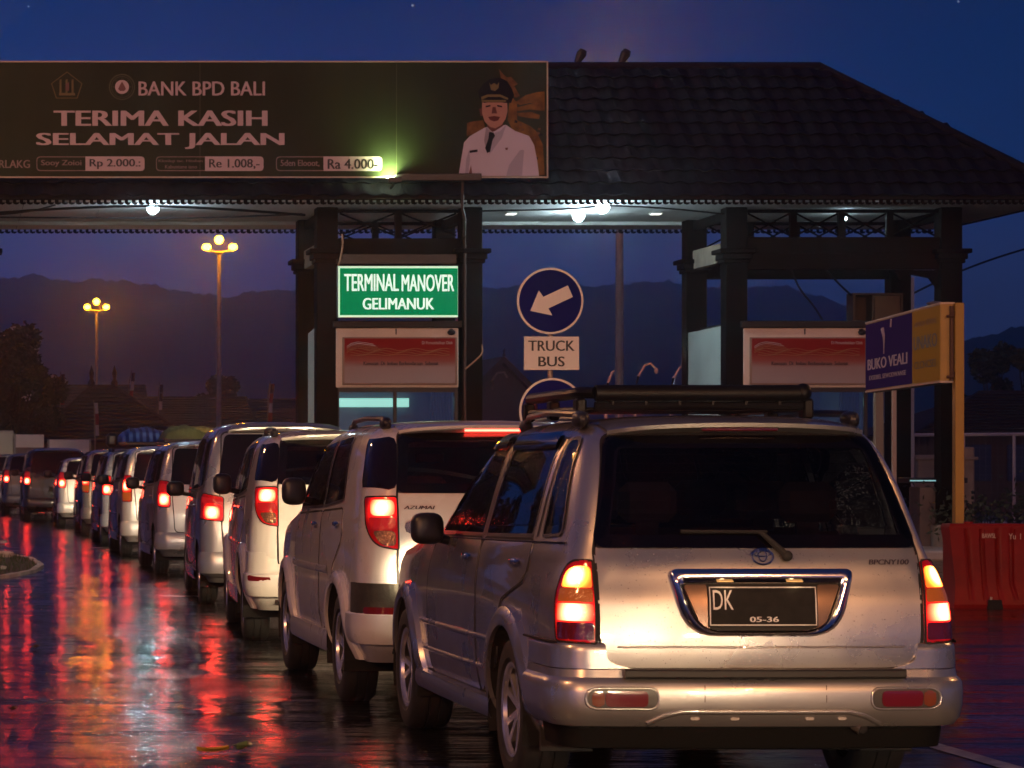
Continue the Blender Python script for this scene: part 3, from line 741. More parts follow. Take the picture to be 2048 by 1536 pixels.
def people_van(pname, col, H=1.78, lamp='low', beam=42., rail=False, glass_top=None, metal=.4, wdt=.84, length=4.4):
    k = (H - 1.15) / .60
    def zz(z): return 1.15 + (z - 1.15) * k if z > 1.15 else z
    hull = [
        (.24, .75, .16, length - .16, .12, .25, .03, .06), (.34, .81, .05, length - .06, .15, .28, .03, .06), (.52, .835, .01, length, .17, .30, .03, .07), (.78, .84, .0, length, .18, .30, .03, .08),
        (.92, .84, .01, length - .10, .18, .30, .03, .09), (1.0, .835, .015, length - .40, .18, .32, .03, .10), (1.07, .83, .02, length - .75, .18, .26, .03, .08), (1.12, .825, .03, length - 1.05, .18, .18, .03, .04),
        (1.16, .815, .035, length - 1.14, .17, .15, .03, .03), (zz(1.42), .76, .10, length - 1.50, .15, .15, .04, .02), (zz(1.60), .71, .18, length - 1.80, .15, .16, .05, .02),
        (zz(1.68), .645, .26, length - 2.02, .18, .2, .05, .02), (zz(1.725), .53, .38, length - 2.2, .2, .2, .05, .02), (zz(1.742), .36, .55, length - 2.4, .2, .2, .05, .02)]
    f = wdt / .84
    hull = [(a, b * f, c, d, e, g, i, j) for a, b, c, d, e, g, i, j in hull]
    if lamp == 'low':     # wide lens with the bulb low, clear above
        T = dict(outline=[(.60, .87), (.92, .90), (.93, 1.10), (.82, 1.16), (.60, 1.12)], r=.03, mat=lens_red,
                 cells=[('brake_lens', [(.64, .895), (.79, .90), (.80, 1.03), (.64, 1.02)], .03, hot_red), ('clear_lens', [(.62, 1.045), (.86, 1.06), (.84, 1.12), (.62, 1.10)], .02, lens_red)])
    elif lamp == 'tall':
        T = dict(outline=[(.66, .88), (.86, .90), (.90, 1.10), (.82, 1.24), (.66, 1.22)], r=.04, mat=lens_red,
                 cells=[('brake_lens', [(.68, .91), (.80, .915), (.82, 1.06), (.68, 1.06)], .03, hot_red), ('signal_lens', [(.68, 1.08), (.83, 1.08), (.80, 1.19), (.68, 1.18)], .03, lens_red)])
    else:                 # upright column lamp
        T = dict(outline=[(.68, .86), (.86, .86), (.86, 1.26), (.68, 1.26)], r=.02, mat=lens_red,
                 cells=[('brake_lens', [(.69, 1.02), (.84, 1.02), (.84, 1.19), (.69, 1.19)], .03, hot_red if lamp == 'column' else hot_warm), ('signal_lens', [(.69, .88), (.84, .88), (.84, 1.0), (.69, 1.0)], .01, lens_amber)])
    T = dict(T, outline=[(a * f, b) for a, b in T['outline']], cells=[(n_, [(a * f, b) for a, b in pl], r_, m_) for n_, pl, r_, m_ in T['cells']])
    s = dict(hull=hull, rb=.05, paint=paint(pname, col, metal, .3), len=length, wheels=(.76, length - .88), wr=.31, wtrack=.72 * f, rim=.19, spokes=7, style='single', wd=.19,
        side_glass=[([(.34, zz(1.22)), (.80, zz(1.19)), (.80, zz(1.60)), (.46, zz(1.61))], .04), ([(.86, zz(1.19)), (1.85, zz(1.17)), (1.83, zz(1.62)), (.86, zz(1.61))], .03), ([(1.90, zz(1.17)), (length - 1.3, 1.17), (length - 1.85, zz(1.56)), (1.90, zz(1.62))], (.02, .04, .08, .02))],
        rear_glass=([(-.66 * f, zz(1.18)), (.66 * f, zz(1.18)), (.58 * f, zz(1.635)), (-.58 * f, zz(1.635))], .06),
        windscreen=(1.18, zz(1.57), .70 * f, .55 * f),
        doors=[[(1.08, .46), (1.86, .38), (1.86, 1.15), (.84, 1.17), (.84, .90), (1.04, .74)], [(1.88, .38), (length - 1.35, .38), (length - 1.3, 1.10), (1.88, 1.15)]],
        handles=[(1.1, 1.02), (2.05, 1.0)], handle_mat=paint(pname, col, metal, .3),
        tailgate=([(-.60 * f, .56), (.60 * f, .56), (.62 * f, .85), (.64 * f, 1.1), (.61 * f, zz(1.655)), (-.61 * f, zz(1.655)), (-.64 * f, 1.1), (-.62 * f, .85)], .06),
        beads=[([(1.2, .66), (length - 1.4, .65)], .05, .006, .004)],
        bumper=(.55, 1.0, [(.56, -.01), (.555, .012), (.52, .028), (.42, .032), (.34, .02), (.30, -.05)]),
        sill=(.24, .36, .02), lamp=T, mirror=(length - 1.55, 1.16, .20, .17), headlamp=(.60 * f, .80), beam=(beam, (1, .80, .53)),
        spoiler=(.54 * f, zz(1.705), .05, .05), plate=(0, .78, .42, .13))
    if rail: s['rails'] = (.60 * f, .5, 2.0, zz(1.70))
    return s
# ------------------------------------------------------------------ ground, road, hills
def ground_mats():
    # wet asphalt
    m = bpy.data.materials.new('wet_asphalt'); m.use_nodes = True; n = m.node_tree.nodes; l = m.node_tree.links; b = n['Principled BSDF']
    t = n.new('ShaderNodeTexCoord')
    def noise(sc, det, stretch=(1, 1, 1), rough=.5):
        mpn = n.new('ShaderNodeMapping'); mpn.inputs['Scale'].default_value = stretch
        z = n.new('ShaderNodeTexNoise'); z.inputs['Scale'].default_value = sc; z.inputs['Detail'].default_value = det; z.inputs['Roughness'].default_value = rough
        l.new(t.outputs['Object'], mpn.inputs[0]); l.new(mpn.outputs[0], z.inputs['Vector']); return z.outputs['Fac']
    def rng_(s, a, b_, c, d, sm=False):
        q = n.new('ShaderNodeMapRange'); q.interpolation_type = 'SMOOTHSTEP' if sm else 'LINEAR'
        for i, v in enumerate((a, b_, c, d)): q.inputs[i + 1].default_value = v
        l.new(s, q.inputs[0]); return q.outputs[0]
    def math_(op, a, b_):
        q = n.new('ShaderNodeMath'); q.operation = op
        for i, v in enumerate((a, b_)):
            if isinstance(v, float): q.inputs[i].default_value = v
            else: l.new(v, q.inputs[i])
        return q.outputs[0]
    pud = rng_(noise(.55, 4, (1, .45, 1)), .46, .60, 0., 1., True)          # standing water
    agg = noise(95, 3, (1, 1, 1), .6)
    wave = noise(1., 5, (.8, 3.4, 1), .62)
    wave2 = noise(1., 2, (2.5, 19., 1))
    col = n.new('ShaderNodeMix'); col.data_type = 'RGBA'; col.inputs[6].default_value = (.004, .004, .005, 1); col.inputs[7].default_value = (.020, .019, .021, 1)
    l.new(rng_(agg, .35, .7, 0., 1.), col.inputs[0]); l.new(col.outputs[2], b.inputs['Base Color'])
    patch_ = noise(1.3, 5, (1, 1, 1), .6)
    rr = math_('ADD', rng_(pud, 0., 1., .085, .035), rng_(patch_, .35, .7, -.03, .09))
    dry = rng_(noise(.9, 5, (.35, 1.5, 1), .6), .52, .66, 0., .15, True)
    rr = math_('ADD', rr, dry); rr = math_('MAXIMUM', rr, .04); l.new(rr, b.inputs['Roughness'])
    b.inputs['Specular IOR Level'].default_value = .62
    grit = rng_(noise(.9, 4, (1, .5, 1)), .45, .62, .0003, .0021)
    a1 = math_('MULTIPLY', agg, math_('MULTIPLY', grit, rng_(pud, 0., 1., 1., .12)))
    a2 = math_('MULTIPLY', wave, rng_(noise(.8, 2), .35, .65, .014, .050))
    a3 = math_('MULTIPLY', wave2, rng_(noise(1.7, 2), .4, .65, .0008, .006))
    hgt = math_('ADD', math_('ADD', a1, a2), a3)
    u = n.new('ShaderNodeBump'); u.inputs['Strength'].default_value = 1.; u.inputs['Distance'].default_value = 1.
    l.new(hgt, u.inputs['Height']); l.new(u.outputs[0], b.inputs['Normal'])
    MATS['wet_asphalt'] = m
ground_mats()
g = MB(); g.add([(-2500, -400, 0), (2500, -400, 0), (2500, 3500, 0), (-2500, 3500, 0)], [(0, 1, 2, 3)])
g.build('ground', M('soil', (.03, .028, .022), .6, noise=(.2, .4, 5)), None, kind='structure')
g = MB(); g.add([(-14, -60, .004), (24, -60, .004), (24, 190, .004), (-14, 190, .004)], [(0, 1, 2, 3)])
g.build('road', MATS['wet_asphalt'], None, kind='structure')
# lane line, worn, at the right of the first car
line_m = M('worn_road_paint', (.42, .40, .36), .3, noise=(6, .75, 5))
for y0, y1 in ((2., 16.2), (22., 26.), (32., 36.)):
    g = MB(); g.add([(5.12, y0, .008), (5.24, y0, .008), (5.24, y1, .008), (5.12, y1, .008)], [(0, 1, 2, 3)])
    g.build('lane_marking', line_m, None, kind='structure')

# traffic island at the left: kerb blocks and wet grass
isl = [(-6, 33.5), (.2, 36.), (.75, 37.2), (1.15, 39.), (1.32, 41.), (1.25, 44.), (.6, 48.), (-6, 50)]
g = MB()
g.prism(isl, .004, .035, 'z'); tri = g.build('traffic_island', M('island_soil', (.05, .042, .03), .8, noise=(2, .4, 4)), None, kind='structure')
kerb_m = M('kerb_concrete', (.50, .48, .44), .5, noise=(3, .35, 5), bump=(30, .3, .006))
for a, b in zip(isl[:-1], isl[1:]):
    a = Vector(a); b = Vector(b); L = (b - a).length; k = max(1, round(L / .6)); d = (b - a) / k; q = Vector((-d.y, d.x)).normalized() * .09
    for j in range(k):
        p0 = a + d * (j + .02); p1 = a + d * (j + .98)
        m = MB(); m.prism([tuple(p0 + q * .1), tuple(p1 + q * .1), tuple(p1 + q * -.9), tuple(p0 + q * -.9)], .004, .045 + random.uniform(-.004, .004), 'z')
        m.build('kerb_stone', kerb_m, tri)
gr = MB()
for i in range(5200):
    x = random.uniform(-5, 1.35); y = random.uniform(34, 49)
    inside = False; xx, yy = x, y
    for (ax, ay), (bx, by) in zip(isl, isl[1:] + isl[:1]):
        if (ay > yy) != (by > yy) and xx < (bx - ax) * (yy - ay) / (by - ay) + ax: inside = not inside
    if not inside: continue
    h_ = random.uniform(.03, .12); a = random.uniform(0, 6.28); w = .008; dx = random.uniform(-.04, .04)
    gr.add([(x - w * math.cos(a), y - w * math.sin(a), .04), (x + w * math.cos(a), y + w * math.sin(a), .04), (x + dx, y + random.uniform(-.04, .04), .04 + h_)], [(0, 1, 2)])
gr.build('island_grass', M('grass_blades', (.05, .085, .02), .6), None, label='short wet grass growing on the traffic island by the road', cat='grass', kind='stuff')
rock_m = M('pale_stone', (.48, .44, .38), .6, noise=(5, .3, 4), bump=(12, .5, .02))
for i, (px, py, sz, lb) in enumerate([(6, 1078, .055, 'small pale stone farthest back on the traffic island'), (8, 1105, .10, 'largest pale stone lying on the grass of the traffic island'), (3, 1128, .05, 'small pale stone nearest the kerb of the traffic island')]):
    Y = CH * F / (py - VY) * .93; p = P(px, py, Y)
    o = MB().ellipsoid((0, 0, sz * .3), (sz * 1.5, sz, sz * .55), 9, 6, 3); 
    for j in range(len(o.v)): o.v[j] = tuple(c * random.uniform(.9, 1.1) for c in o.v[j])
    oo = o.build('stone', rock_m, None, True, 40, label=lb, cat='stone', group='stones on the traffic island'); oo.location = (p.x, Y, .04)

# fallen leaves near the camera
leafm = {'y': M('yellow_leaf', (.45, .26, .03), .35), 'g': M('green_leaf', (.12, .16, .06), .3), 'b': M('brown_leaf', (.10, .05, .02), .5)}
for px, py, sz, c, lb, rz in [(426, 1510, .055, 'y', 'yellow fallen leaf on the wet asphalt at the bottom of the photo', .3), (484, 1505, .065, 'g', 'pale green fallen leaf on the wet asphalt beside the yellow leaf', 1.2), (26, 1426, .035, 'b', 'brown twig like leaf on the wet road at far left', 1.4), (72, 1300, .045, 'b', 'dark fallen leaf on the wet road left of the queue', 1.5)]:
    Y = CH * F / (py - VY); X = (px - VX) * Y / F; rows = []
    for t in np.linspace(-1, 1, 9):
        w = sz * .75 * (1 - t * t) ** .8 + .001
        rows.append([(t * sz * 1.6, k * w, .016 + abs(k) * sz * .35 + .012 * (t * t)) for k in (-1, -.5, 0, .5, 1)])
    o = MB().grid(rows).build('fallen_leaf', leafm[c], None, True, label=lb, cat='leaf', group='leaves on the wet road'); o.location = (X, Y, 0); o.rotation_euler = (0, 0, rz)

def fbm(x, seed, octs):
    return sum(a * math.sin(x * f + seed * (i + 1) * 1.7) for i, (f, a) in enumerate(octs))
def ridge(name, Y0, pts, depth, bump, mat, seed):
    "a wooded ridge: crest line given at distance Y0, falling away to front and back"
    px = [p[0] for p in pts]; pz = [P(*p, Y0).z for p in pts]; X0 = (px[0] - VX) * Y0 / F; X1 = (px[-1] - VX) * Y0 / F
    n = 420; rows = []
    prof = [(-1, 0.), (-.75, .22), (-.5, .5), (-.3, .74), (-.14, .92), (0, 1.), (.2, .9), (.6, .4), (1, 0.)]
    for j, (d, hh) in enumerate(prof):
        r_ = []
        for i in range(n + 1):
            x = X0 + (X1 - X0) * i / n; xp = x * F / Y0 + VX; hz = float(np.interp(xp, px, pz))
            jit = bump * (fbm(x, seed + j, [(.11, .35), (.47, .35), (1.3, .4)]) + random.uniform(-.35, .35)) if 0 < j < 8 else 0
            r_.append((x, Y0 + d * depth + random.uniform(-3, 3), max(hz * hh + jit, -.5)))
        rows.append(r_)
    return MB().grid(rows).build(name, mat, None, True, 180, kind='structure')
hill_m = M('wooded_hill', (.10, .11, .09), .9, noise=(.08, .5, 6))
ridge('hill', 1300, [(-900, 620), (-300, 590), (0, 560), (70, 552), (130, 562), (200, 556), (270, 566), (330, 578), (400, 585), (450, 592), (500, 584), (560, 582), (620, 580), (700, 576), (820, 580), (960, 576), (1050, 572), (1180, 572),
                    (1300, 563), (1400, 572), (1480, 574), (1560, 572), (1620, 590), (1680, 612), (1760, 650), (1850, 700), (2000, 760), (2400, 850), (3200, 900)], 260, 1.3, hill_m, 1)
ridge('hill', 800, [(1500, 905), (1700, 850), (1850, 800), (1900, 700), (1960, 672), (2048, 655), (2200, 640), (2600, 640), (3200, 700)], 150, 1.8, hill_m, 5)

# ------------------------------------------------------------------ trees
def make_tree(name, X, Y, h_, spread, clumps, mat, label, seed, trunk_h=.35, leaf=.3, nleaf=150, mat2=None, ry=None):
    rg = random.Random(seed); t = empty(name, (X, Y, 0), 0, label=label, cat='tree', group='trees behind the toll gate'); bark = M('bark', (.05, .035, .025), .9)
    m = MB(); th = h_ * trunk_h
    m.tube([(0, 0, -.1), (rg.uniform(-.2, .2), 0, th * .5), (rg.uniform(-.3, .3), 0, th), (0, 0, h_ * .75)], .2, 8, rs=[h_ * .035, h_ * .028, h_ * .022, h_ * .008])
    cs = []
    for i in range(clumps):
        a = rg.uniform(0, 6.28); q = rg.uniform(.1, 1.) ** .6; zz = rg.uniform(trunk_h * .8, .93); s = math.sin(math.pi * min(1, (zz - trunk_h * .5) / (1.02 - trunk_h * .5)) ** .8) ** .7
        c = Vector((math.cos(a) * q * spread * s, math.sin(a) * q * (ry or spread) * s, zz * h_)); cs.append((c, spread * rg.uniform(.20, .36)))
        m.tube([(0, 0, th * rg.uniform(.7, 1.1)), tuple(c * .55 + Vector((0, 0, th * .4))), tuple(c)], .1, 5, rs=[h_ * .012, h_ * .007, h_ * .002])
    m.build('trunk', bark, t)
    lf = MB()
    for c, r_ in cs:
        for i in range(nleaf):
            d = Vector((rg.gauss(0, 1), rg.gauss(0, 1), rg.gauss(0, .8))).normalized() * r_ * rg.uniform(.3, 1.05) ** .5
            p = c + d; a = Vector((rg.uniform(-1, 1), rg.uniform(-1, 1), rg.uniform(-.6, .6))).normalized(); b = a.cross(Vector((rg.uniform(-1, 1), rg.uniform(-1, 1), rg.uniform(-1, 1)))).normalized()
            s = leaf * rg.uniform(.6, 1.3)
            lf.add([p - a * s, p + b * s * .5, p + a * s, p - b * s * .5], [(0, 1, 2, 3)])
    lf.build('crown', mat, t); return t
leaf_m = M('tree_leaves', (.045, .055, .022), .7, noise=(.7, .5, 3)); leaf_m2 = M('dry_tree_leaves', (.075, .07, .03), .7, noise=(.7, .4, 3))
make_tree('broadleaf_tree', P(14, 900, 105).x, 105, 6.5, 1.85, 46, leaf_m, 'large dark tree at the left edge behind the queue', 3, .25, .13, 420)
make_tree('broadleaf_tree', P(-55, 900, 100).x, 100, 5.9, 1.6, 26, leaf_m, 'dark tree cut off by the left edge of the photo', 9, .25, .14, 260)
make_tree('broadleaf_tree', P(88, 900, 108).x, 108, 4.1, .9, 18, leaf_m, 'low dark bushy tree beside the large tree at left', 4, .2, .12, 300)
make_tree('broadleaf_tree', P(438, 900, 175).x, 175, 6.5, 1.75, 34, leaf_m2, 'round olive tree beside the taller street lamp', 5, .4, .17, 300)
make_tree('broadleaf_tree', P(560, 900, 190).x, 190, 5.1, 1.1, 12, leaf_m2, 'small round tree beyond the long roofs left of the booth', 6, .4, .17, 220)
for i, (px, Y, hh, s, lb) in enumerate([(1985, 110, 5.9, 1.5, 'tree standing over the dark roof at the right edge'), (2060, 105, 6.4, 1.5, 'tallest dark tree at the right edge behind the roof'), (1925, 125, 4.4, 1.2, 'lower dark tree just right of the toll gate column')]):
    make_tree('broadleaf_tree', P(px, 900, Y).x, Y, hh, s, 22, leaf_m, lb, 20 + i, .3, .13, 300)
# unseen trees added along the left verge to darken what the cars mirror
tl = make_tree('broadleaf_tree', -17., 6., 9., 4.2, 26, leaf_m, 'unseen tree added at left as a dark reflection for the cars', 31, .2, .34, 150)
for i, (x, y, s) in enumerate([(-19, 15, 1.1), (-16.5, 24, .9), (-20, 33, 1.15), (-17, 43, 1.), (-19, 54, 1.1), (-16, 65, .95), (-20, 77, 1.2), (-14, 88, 1.0), (-23, -6, 1.1), (-9, 102, 1.3), (-11, 112, 1.5), (-13, 126, 1.5), (-10, 138, 1.4), (-17, 150, 1.6)]):
    c = copy_tree(tl); c['group'] = tl['group'] = 'unseen trees added for dark reflections'; c.location = (x, y, 0); c.rotation_euler = (0, 0, i * 1.3); c.scale = (s, s, s)
# bushes at the right, behind the barrier
bm_ = MB(); rg = random.Random(5)
for i in range(90):
    c = Vector((rg.uniform(15.5, 23), rg.uniform(44, 47.5), rg.uniform(.1, .75)))
    for k in range(90):
        p = c + Vector((rg.gauss(0, .3), rg.gauss(0, .3), rg.gauss(0, .2))); a = Vector((rg.uniform(-1, 1), rg.uniform(-1, 1), rg.uniform(-1, 1))).normalized(); b = a.orthogonal().normalized()
        bm_.add([p - a * .05, p + b * .03, p + a * .05, p - b * .03], [(0, 1, 2, 3)])
bm_.build('shrubbery', M('shrub_leaves', (.035, .045, .018), .6), None, label='dark low shrubbery behind the red barrier', cat='shrubs', kind='stuff')

# ------------------------------------------------------------------ far buildings
def hip_building(name, px0, px1, pyE, pyR, rx0, rx1, Y, depth, roofm, wallm, label, ornaments=False):
    a = P(px0, pyE, Y); b = P(px1, pyE, Y); r0 = P(rx0, pyR, Y + depth / 2); r1 = P(rx1, pyR, Y + depth / 2)
    e = empty(name, ((a.x + b.x) / 2, Y + depth / 2, 0), 0, label=label, cat='building', group='buildings behind the queue'); ox, oy = e.location.x, e.location.y
    w = MB(); w.box(a.x + .5 - ox, b.x - .5 - ox, Y + .5 - oy, Y + depth - .5 - oy, -.1, a.z - .02); wl = w.build('wall', wallm, e)
    V = [(a.x - ox, Y - oy, a.z), (b.x - ox, Y - oy, a.z), (b.x - ox, Y + depth - oy, a.z), (a.x - ox, Y + depth - oy, a.z), (r0.x - ox, 0, r0.z), (r1.x - ox, 0, r1.z)]
    m = MB(); m.add(V, [(0, 1, 5, 4), (1, 2, 5), (2, 3, 4, 5), (3, 0, 4), (3, 2, 1, 0)])
    # courses of tiles as low steps on the front slope
    n = 14
    for j in range(n):
        t0, t1 = j / n, (j + 1) / n
        A = Vector(V[0]).lerp(Vector(V[4]), t0); B = Vector(V[1]).lerp(Vector(V[5]), t0); C = Vector(V[1]).lerp(Vector(V[5]), t1); D = Vector(V[0]).lerp(Vector(V[4]), t1)
        u = Vector((0, -.05, .06)); m.add([A + u, B + u, C + Vector((0, -.01, .012)), D + Vector((0, -.01, .012)), A, B], [(0, 1, 2, 3), (4, 5, 1, 0)])
    rf = m.build('roof', roofm, e)
    c = MB(); c.tube([V[0], V[4], V[5], V[1]], .09, 6); c.build('ridge_cap', roofm, rf)
    if ornaments:
        for p in (V[4], V[5]):
            o = MB(); o.lathe_z([(p[2], .10), (p[2] + .15, .13), (p[2] + .3, .06), (p[2] + .5, .09), (p[2] + .8, .005)], p[0], p[1], 8); o.build('finial', roofm, rf, True)
    # window and door openings on the front wall
    for i in range(3):
        x = a.x + (b.x - a.x) * (.25 + .25 * i) - ox
        f = MB(); f.box(x - .6, x + .6, Y + .44 - oy, Y + .5 - oy, .9, min(2.1, a.z - .3)); wd = f.build('window', M('dark_pane', (.02, .02, .025), .2), wl)
    return e
roof_d = M('dark_roof_tiles', (.045, .022, .018), .8, noise=(1.5, .4, 4)); roof_g = M('grey_roof_tiles', (.06, .05, .05), .8, noise=(1.5, .35, 4)); wall_p = M('plaster_wall', (.34, .28, .24), .8, noise=(1, .2, 4))
hip_building('pavilion', 62, 388, 884, 774, 183, 229, 104, 7, roof_d, M('dark_wall', (.06, .04, .035), .8), 'dark steep hipped roof pavilion below the shorter street lamp', True)
hip_building('long_house', 60, 300, 850, 772, 66, 290, 150, 9, roof_g, wall_p, 'long grey roofed building behind the dark hipped pavilion')
hip_building('long_house', 250, 520, 862, 796, 262, 492, 140, 8, roof_g, wall_p, 'low grey roofed building right of the hipped pavilion')
hip_building('long_house', 470, 660, 868, 800, 500, 640, 155, 8, roof_g, wall_p, 'low grey roofed building behind the booth on the left')
# gabled hall between booth and round sign
e = empty('gabled_hall', (P(1008, 900, 150).x, 152, 0), 0, label='hazy gabled hall with carved gable seen left of the round sign', cat='building', group='buildings behind the queue')
w_ = 72 * 150 / F; zt = P(0, 712, 150).z; zr = P(0, 782, 150).z
m = MB(); m.prism([(-w_, zr), (0, zt), (w_, zr), (w_ * .8, zr - .05), (0, zt - .35), (-w_ * .8, zr - .05)], -2, 6, 'y'); m.build('roof', roof_g, e)
m = MB(); m.prism([(-w_ * .8, 0), (-w_ * .8, zr - .06), (0, zt - .36), (w_ * .8, zr - .06), (w_ * .8, 0)], -1.2, 5.6, 'y'); m.build('wall', M('hall_wall', (.10, .08, .08), .8), e)
m = MB(); m.tube([(-.45, -1.3, zr + .1), (-.5, -1.3, zr + .55), (-.2, -1.3, zr + .95), (.15, -1.3, zr + .98), (.3, -1.3, zr + .7)], .06, 6); m.build('gable_ornament', M('pale_carving', (.4, .32, .3), .7), e, True)
m = MB(); m.tube([(0, -2, zt), (0, -2, zt + .25), (.05, -2, zt + .4)], .09, 6, rs=[.11, .07, .01]); m.build('finial', roof_g, e)
hip_building('dark_house', 1835, 2300, 868, 786, 1960, 2180, 84, 7, M('black_roof', (.03, .02, .018), .8, noise=(1, .4, 4)), M('dark_wall', (.06, .04, .035), .8), 'low dark roofed building at the right edge behind the white fence')
# hoardings and a box truck at the far left
def hoarding(px0, px1, pyT, Y, label, bandz=None):
    a = P(px0, pyT, Y); b = P(px1, pyT, Y); e = empty('hoarding', ((a.x + b.x) / 2, Y, 0), 0, label=label, cat='hoarding', group='white hoardings beyond the queue')
    w = b.x - a.x; m = MB(); m.box(-w / 2, w / 2, 0, .08, .3, a.z, .01); m.build('panel', M('white_hoarding', (.72, .60, .58), .6, noise=(.8, .15, 3)), e)
    for k in range(int(w / 1.2) + 1):
        x = -w / 2 + .03 + k * (w - .06) / max(1, int(w / 1.2)); m = MB(); m.box(x - .03, x + .03, -.05, -.002, 0, a.z + .02); m.build('post', M('grey_steel', (.2, .19, .2), .5, .5), e)
    if bandz: 
        m = MB(); m.box(-w / 2, w / 2, -.012, -.003, a.z - bandz - .25, a.z - bandz); m.build('dark_band', M('dark_strip', (.12, .08, .08), .6), e)
hoarding(28, 88, 869, 95, 'white panel with a dark band between box truck and pale hoarding', .42)
hoarding(95, 182, 879, 94, 'wide blank pale hoarding behind the black car')
def box_truck(px0, px1, pyT, Y, label):
    a = P(px0, pyT, Y); b = P(px1, pyT, Y); w = 2.0; x1 = b.x
    e = empty('box_truck', (x1 - w / 2, Y, 0), 0, label=label, cat='truck')
    m = MB(); m.box(-w / 2, w / 2, 0, 4.2, .75, a.z, .03); m.build('cargo_box', M('truck_box', (.55, .52, .42), .5, noise=(1, .15, 3)), e)
    m = MB(); m.box(-.004, .004, -.006, 0, .8, a.z - .05); m.build('door_seam', seamm, e)
    m = MB(); m.box(-w / 2 + .1, w / 2 - .1, 4.3, 5.9, .5, 2.1, .12); m.build('cab', M('truck_cab', (.4, .4, .38), .4), e)
    m = MB(); m.box(-w / 2 + .1, w / 2 - .1, .1, 5.8, .45, .70); m.build('chassis', under, e)
    for sg in (-1, 1):
        for y in (1.1, 5.0):
            d, t_, r_ = wheel_meshes(.38, .25, .2, 6, 'single'); wv = inst('wheel', d, e, (sg * (w / 2 - .2), y, .38), (0, 0, math.pi if sg > 0 else 0)); inst('tyre', t_, wv); inst('rim', r_, wv)
        m = MB(); m.box(sg * .75 - .08, sg * .75 + .08, -.03, 0, .62, .72, .01); m.build('tail_light', lens_red, e)
box_truck(-60, 27, 861, 95, 'cream box truck at the far left edge ahead of the queue')

# flag banners
def banner(px, pyT, pyB, Y, bend, cols, label):
    a = P(px, pyT, Y); e = empty('flag_pole', (a.x, Y, 0), 0, label=label, cat='flag', group='banner flags behind the queue')
    m = MB(); zt = a.z; m.tube([(0, 0, 0), (0, 0, zt * .6), (bend * .4, 0, zt * .9), (bend, 0, zt)], .03, 6, rs=[.04, .035, .025, .012]); m.build('pole', M('bamboo', (.3, .22, .16), .7), e)
    n = 12; z1 = zt - .1; z0 = zt - (pyB - pyT) * Y / F
    for j, c in enumerate(cols):
        za = z1 + (z0 - z1) * j / len(cols); zb = z1 + (z0 - z1) * (j + 1) / len(cols) + .01; rows = []
        for i in range(n):
            z = za + (zb - za) * i / (n - 1); x0 = bend * max(0, (z / zt - .6) / .4) ** 1.5
            rows.append([(x0 + (.02 + k * .13), .10 * math.sin(z * 5 + k * 2.5) * k - .01, z) for k in (0, .35, .7, 1.)])
        m = MB().grid(rows); o = m.build('flag_cloth', c, e, True, 180); md = o.modifiers.new('t', 'SOLIDIFY'); md.thickness = .006
fr = M('red_cloth', (.35, .02, .02), .7); fw = M('pale_cloth', (.6, .5, .45), .7); fd = M('dark_cloth', (.06, .02, .04), .7); fo = M('orange_cloth', (.7, .2, .05), .7)
banner(120, 743, 810, 108, .03, [fd, fo, fr], 'red and orange banner flag left of the shorter street lamp')
banner(255, 740, 800, 112, .16, [fd, fw, fr], 'leaning white banner flag with a dark tip right of the hipped roof')
banner(316, 764, 820, 118, .06, [fd, fd, fw], 'thin dark banner flag above the low grey roof')
banner(534, 762, 845, 100, .12, [fd, fr, fw, fr], 'tall red and white banner flag behind the booth column')
banner(190, 800, 872, 103, -.05, [fw, fr, fw], 'pale banner flag hanging beside the shorter street lamp pole')
# bent bamboo decorations seen under the gate
for px, pyT, px2, lb in ((1213, 741, 1238, 'curved bamboo decoration left of the tall grey pole'), (1272, 727, 1311, 'tallest curved bamboo decoration right of the tall grey pole'), (1342, 731, 1382, 'curved bamboo decoration beside the back column')):
    a = P(px, pyT, 90); w = (px2 - px) * 90 / F; a = P(px, pyT, 74); w = (px2 - px) * 74 / F; e = empty('bent_pole', (a.x, 74, 0), 0, label=lb, cat='decoration', group='bent bamboo poles beyond the gate')
    m = MB(); m.tube([(0, 0, 0), (-.02, 0, a.z - .7), (w * .12, 0, a.z - .32), (w * .45, 0, a.z - .05), (w * .75, 0, a.z), (w, 0, a.z - .12)], .03, 6, rs=[.05, .04, .035, .03, .03, .02]); m.build('bamboo_stem', M('pale_bamboo', (.8, .66, .6), .6), e, True)
    m = MB(); m.ellipsoid((w + .02, 0, a.z - .18), (.05, .05, .08), 8, 6); m.build('tassel', M('pale_bamboo', (.8, .66, .6), .6), e, True)

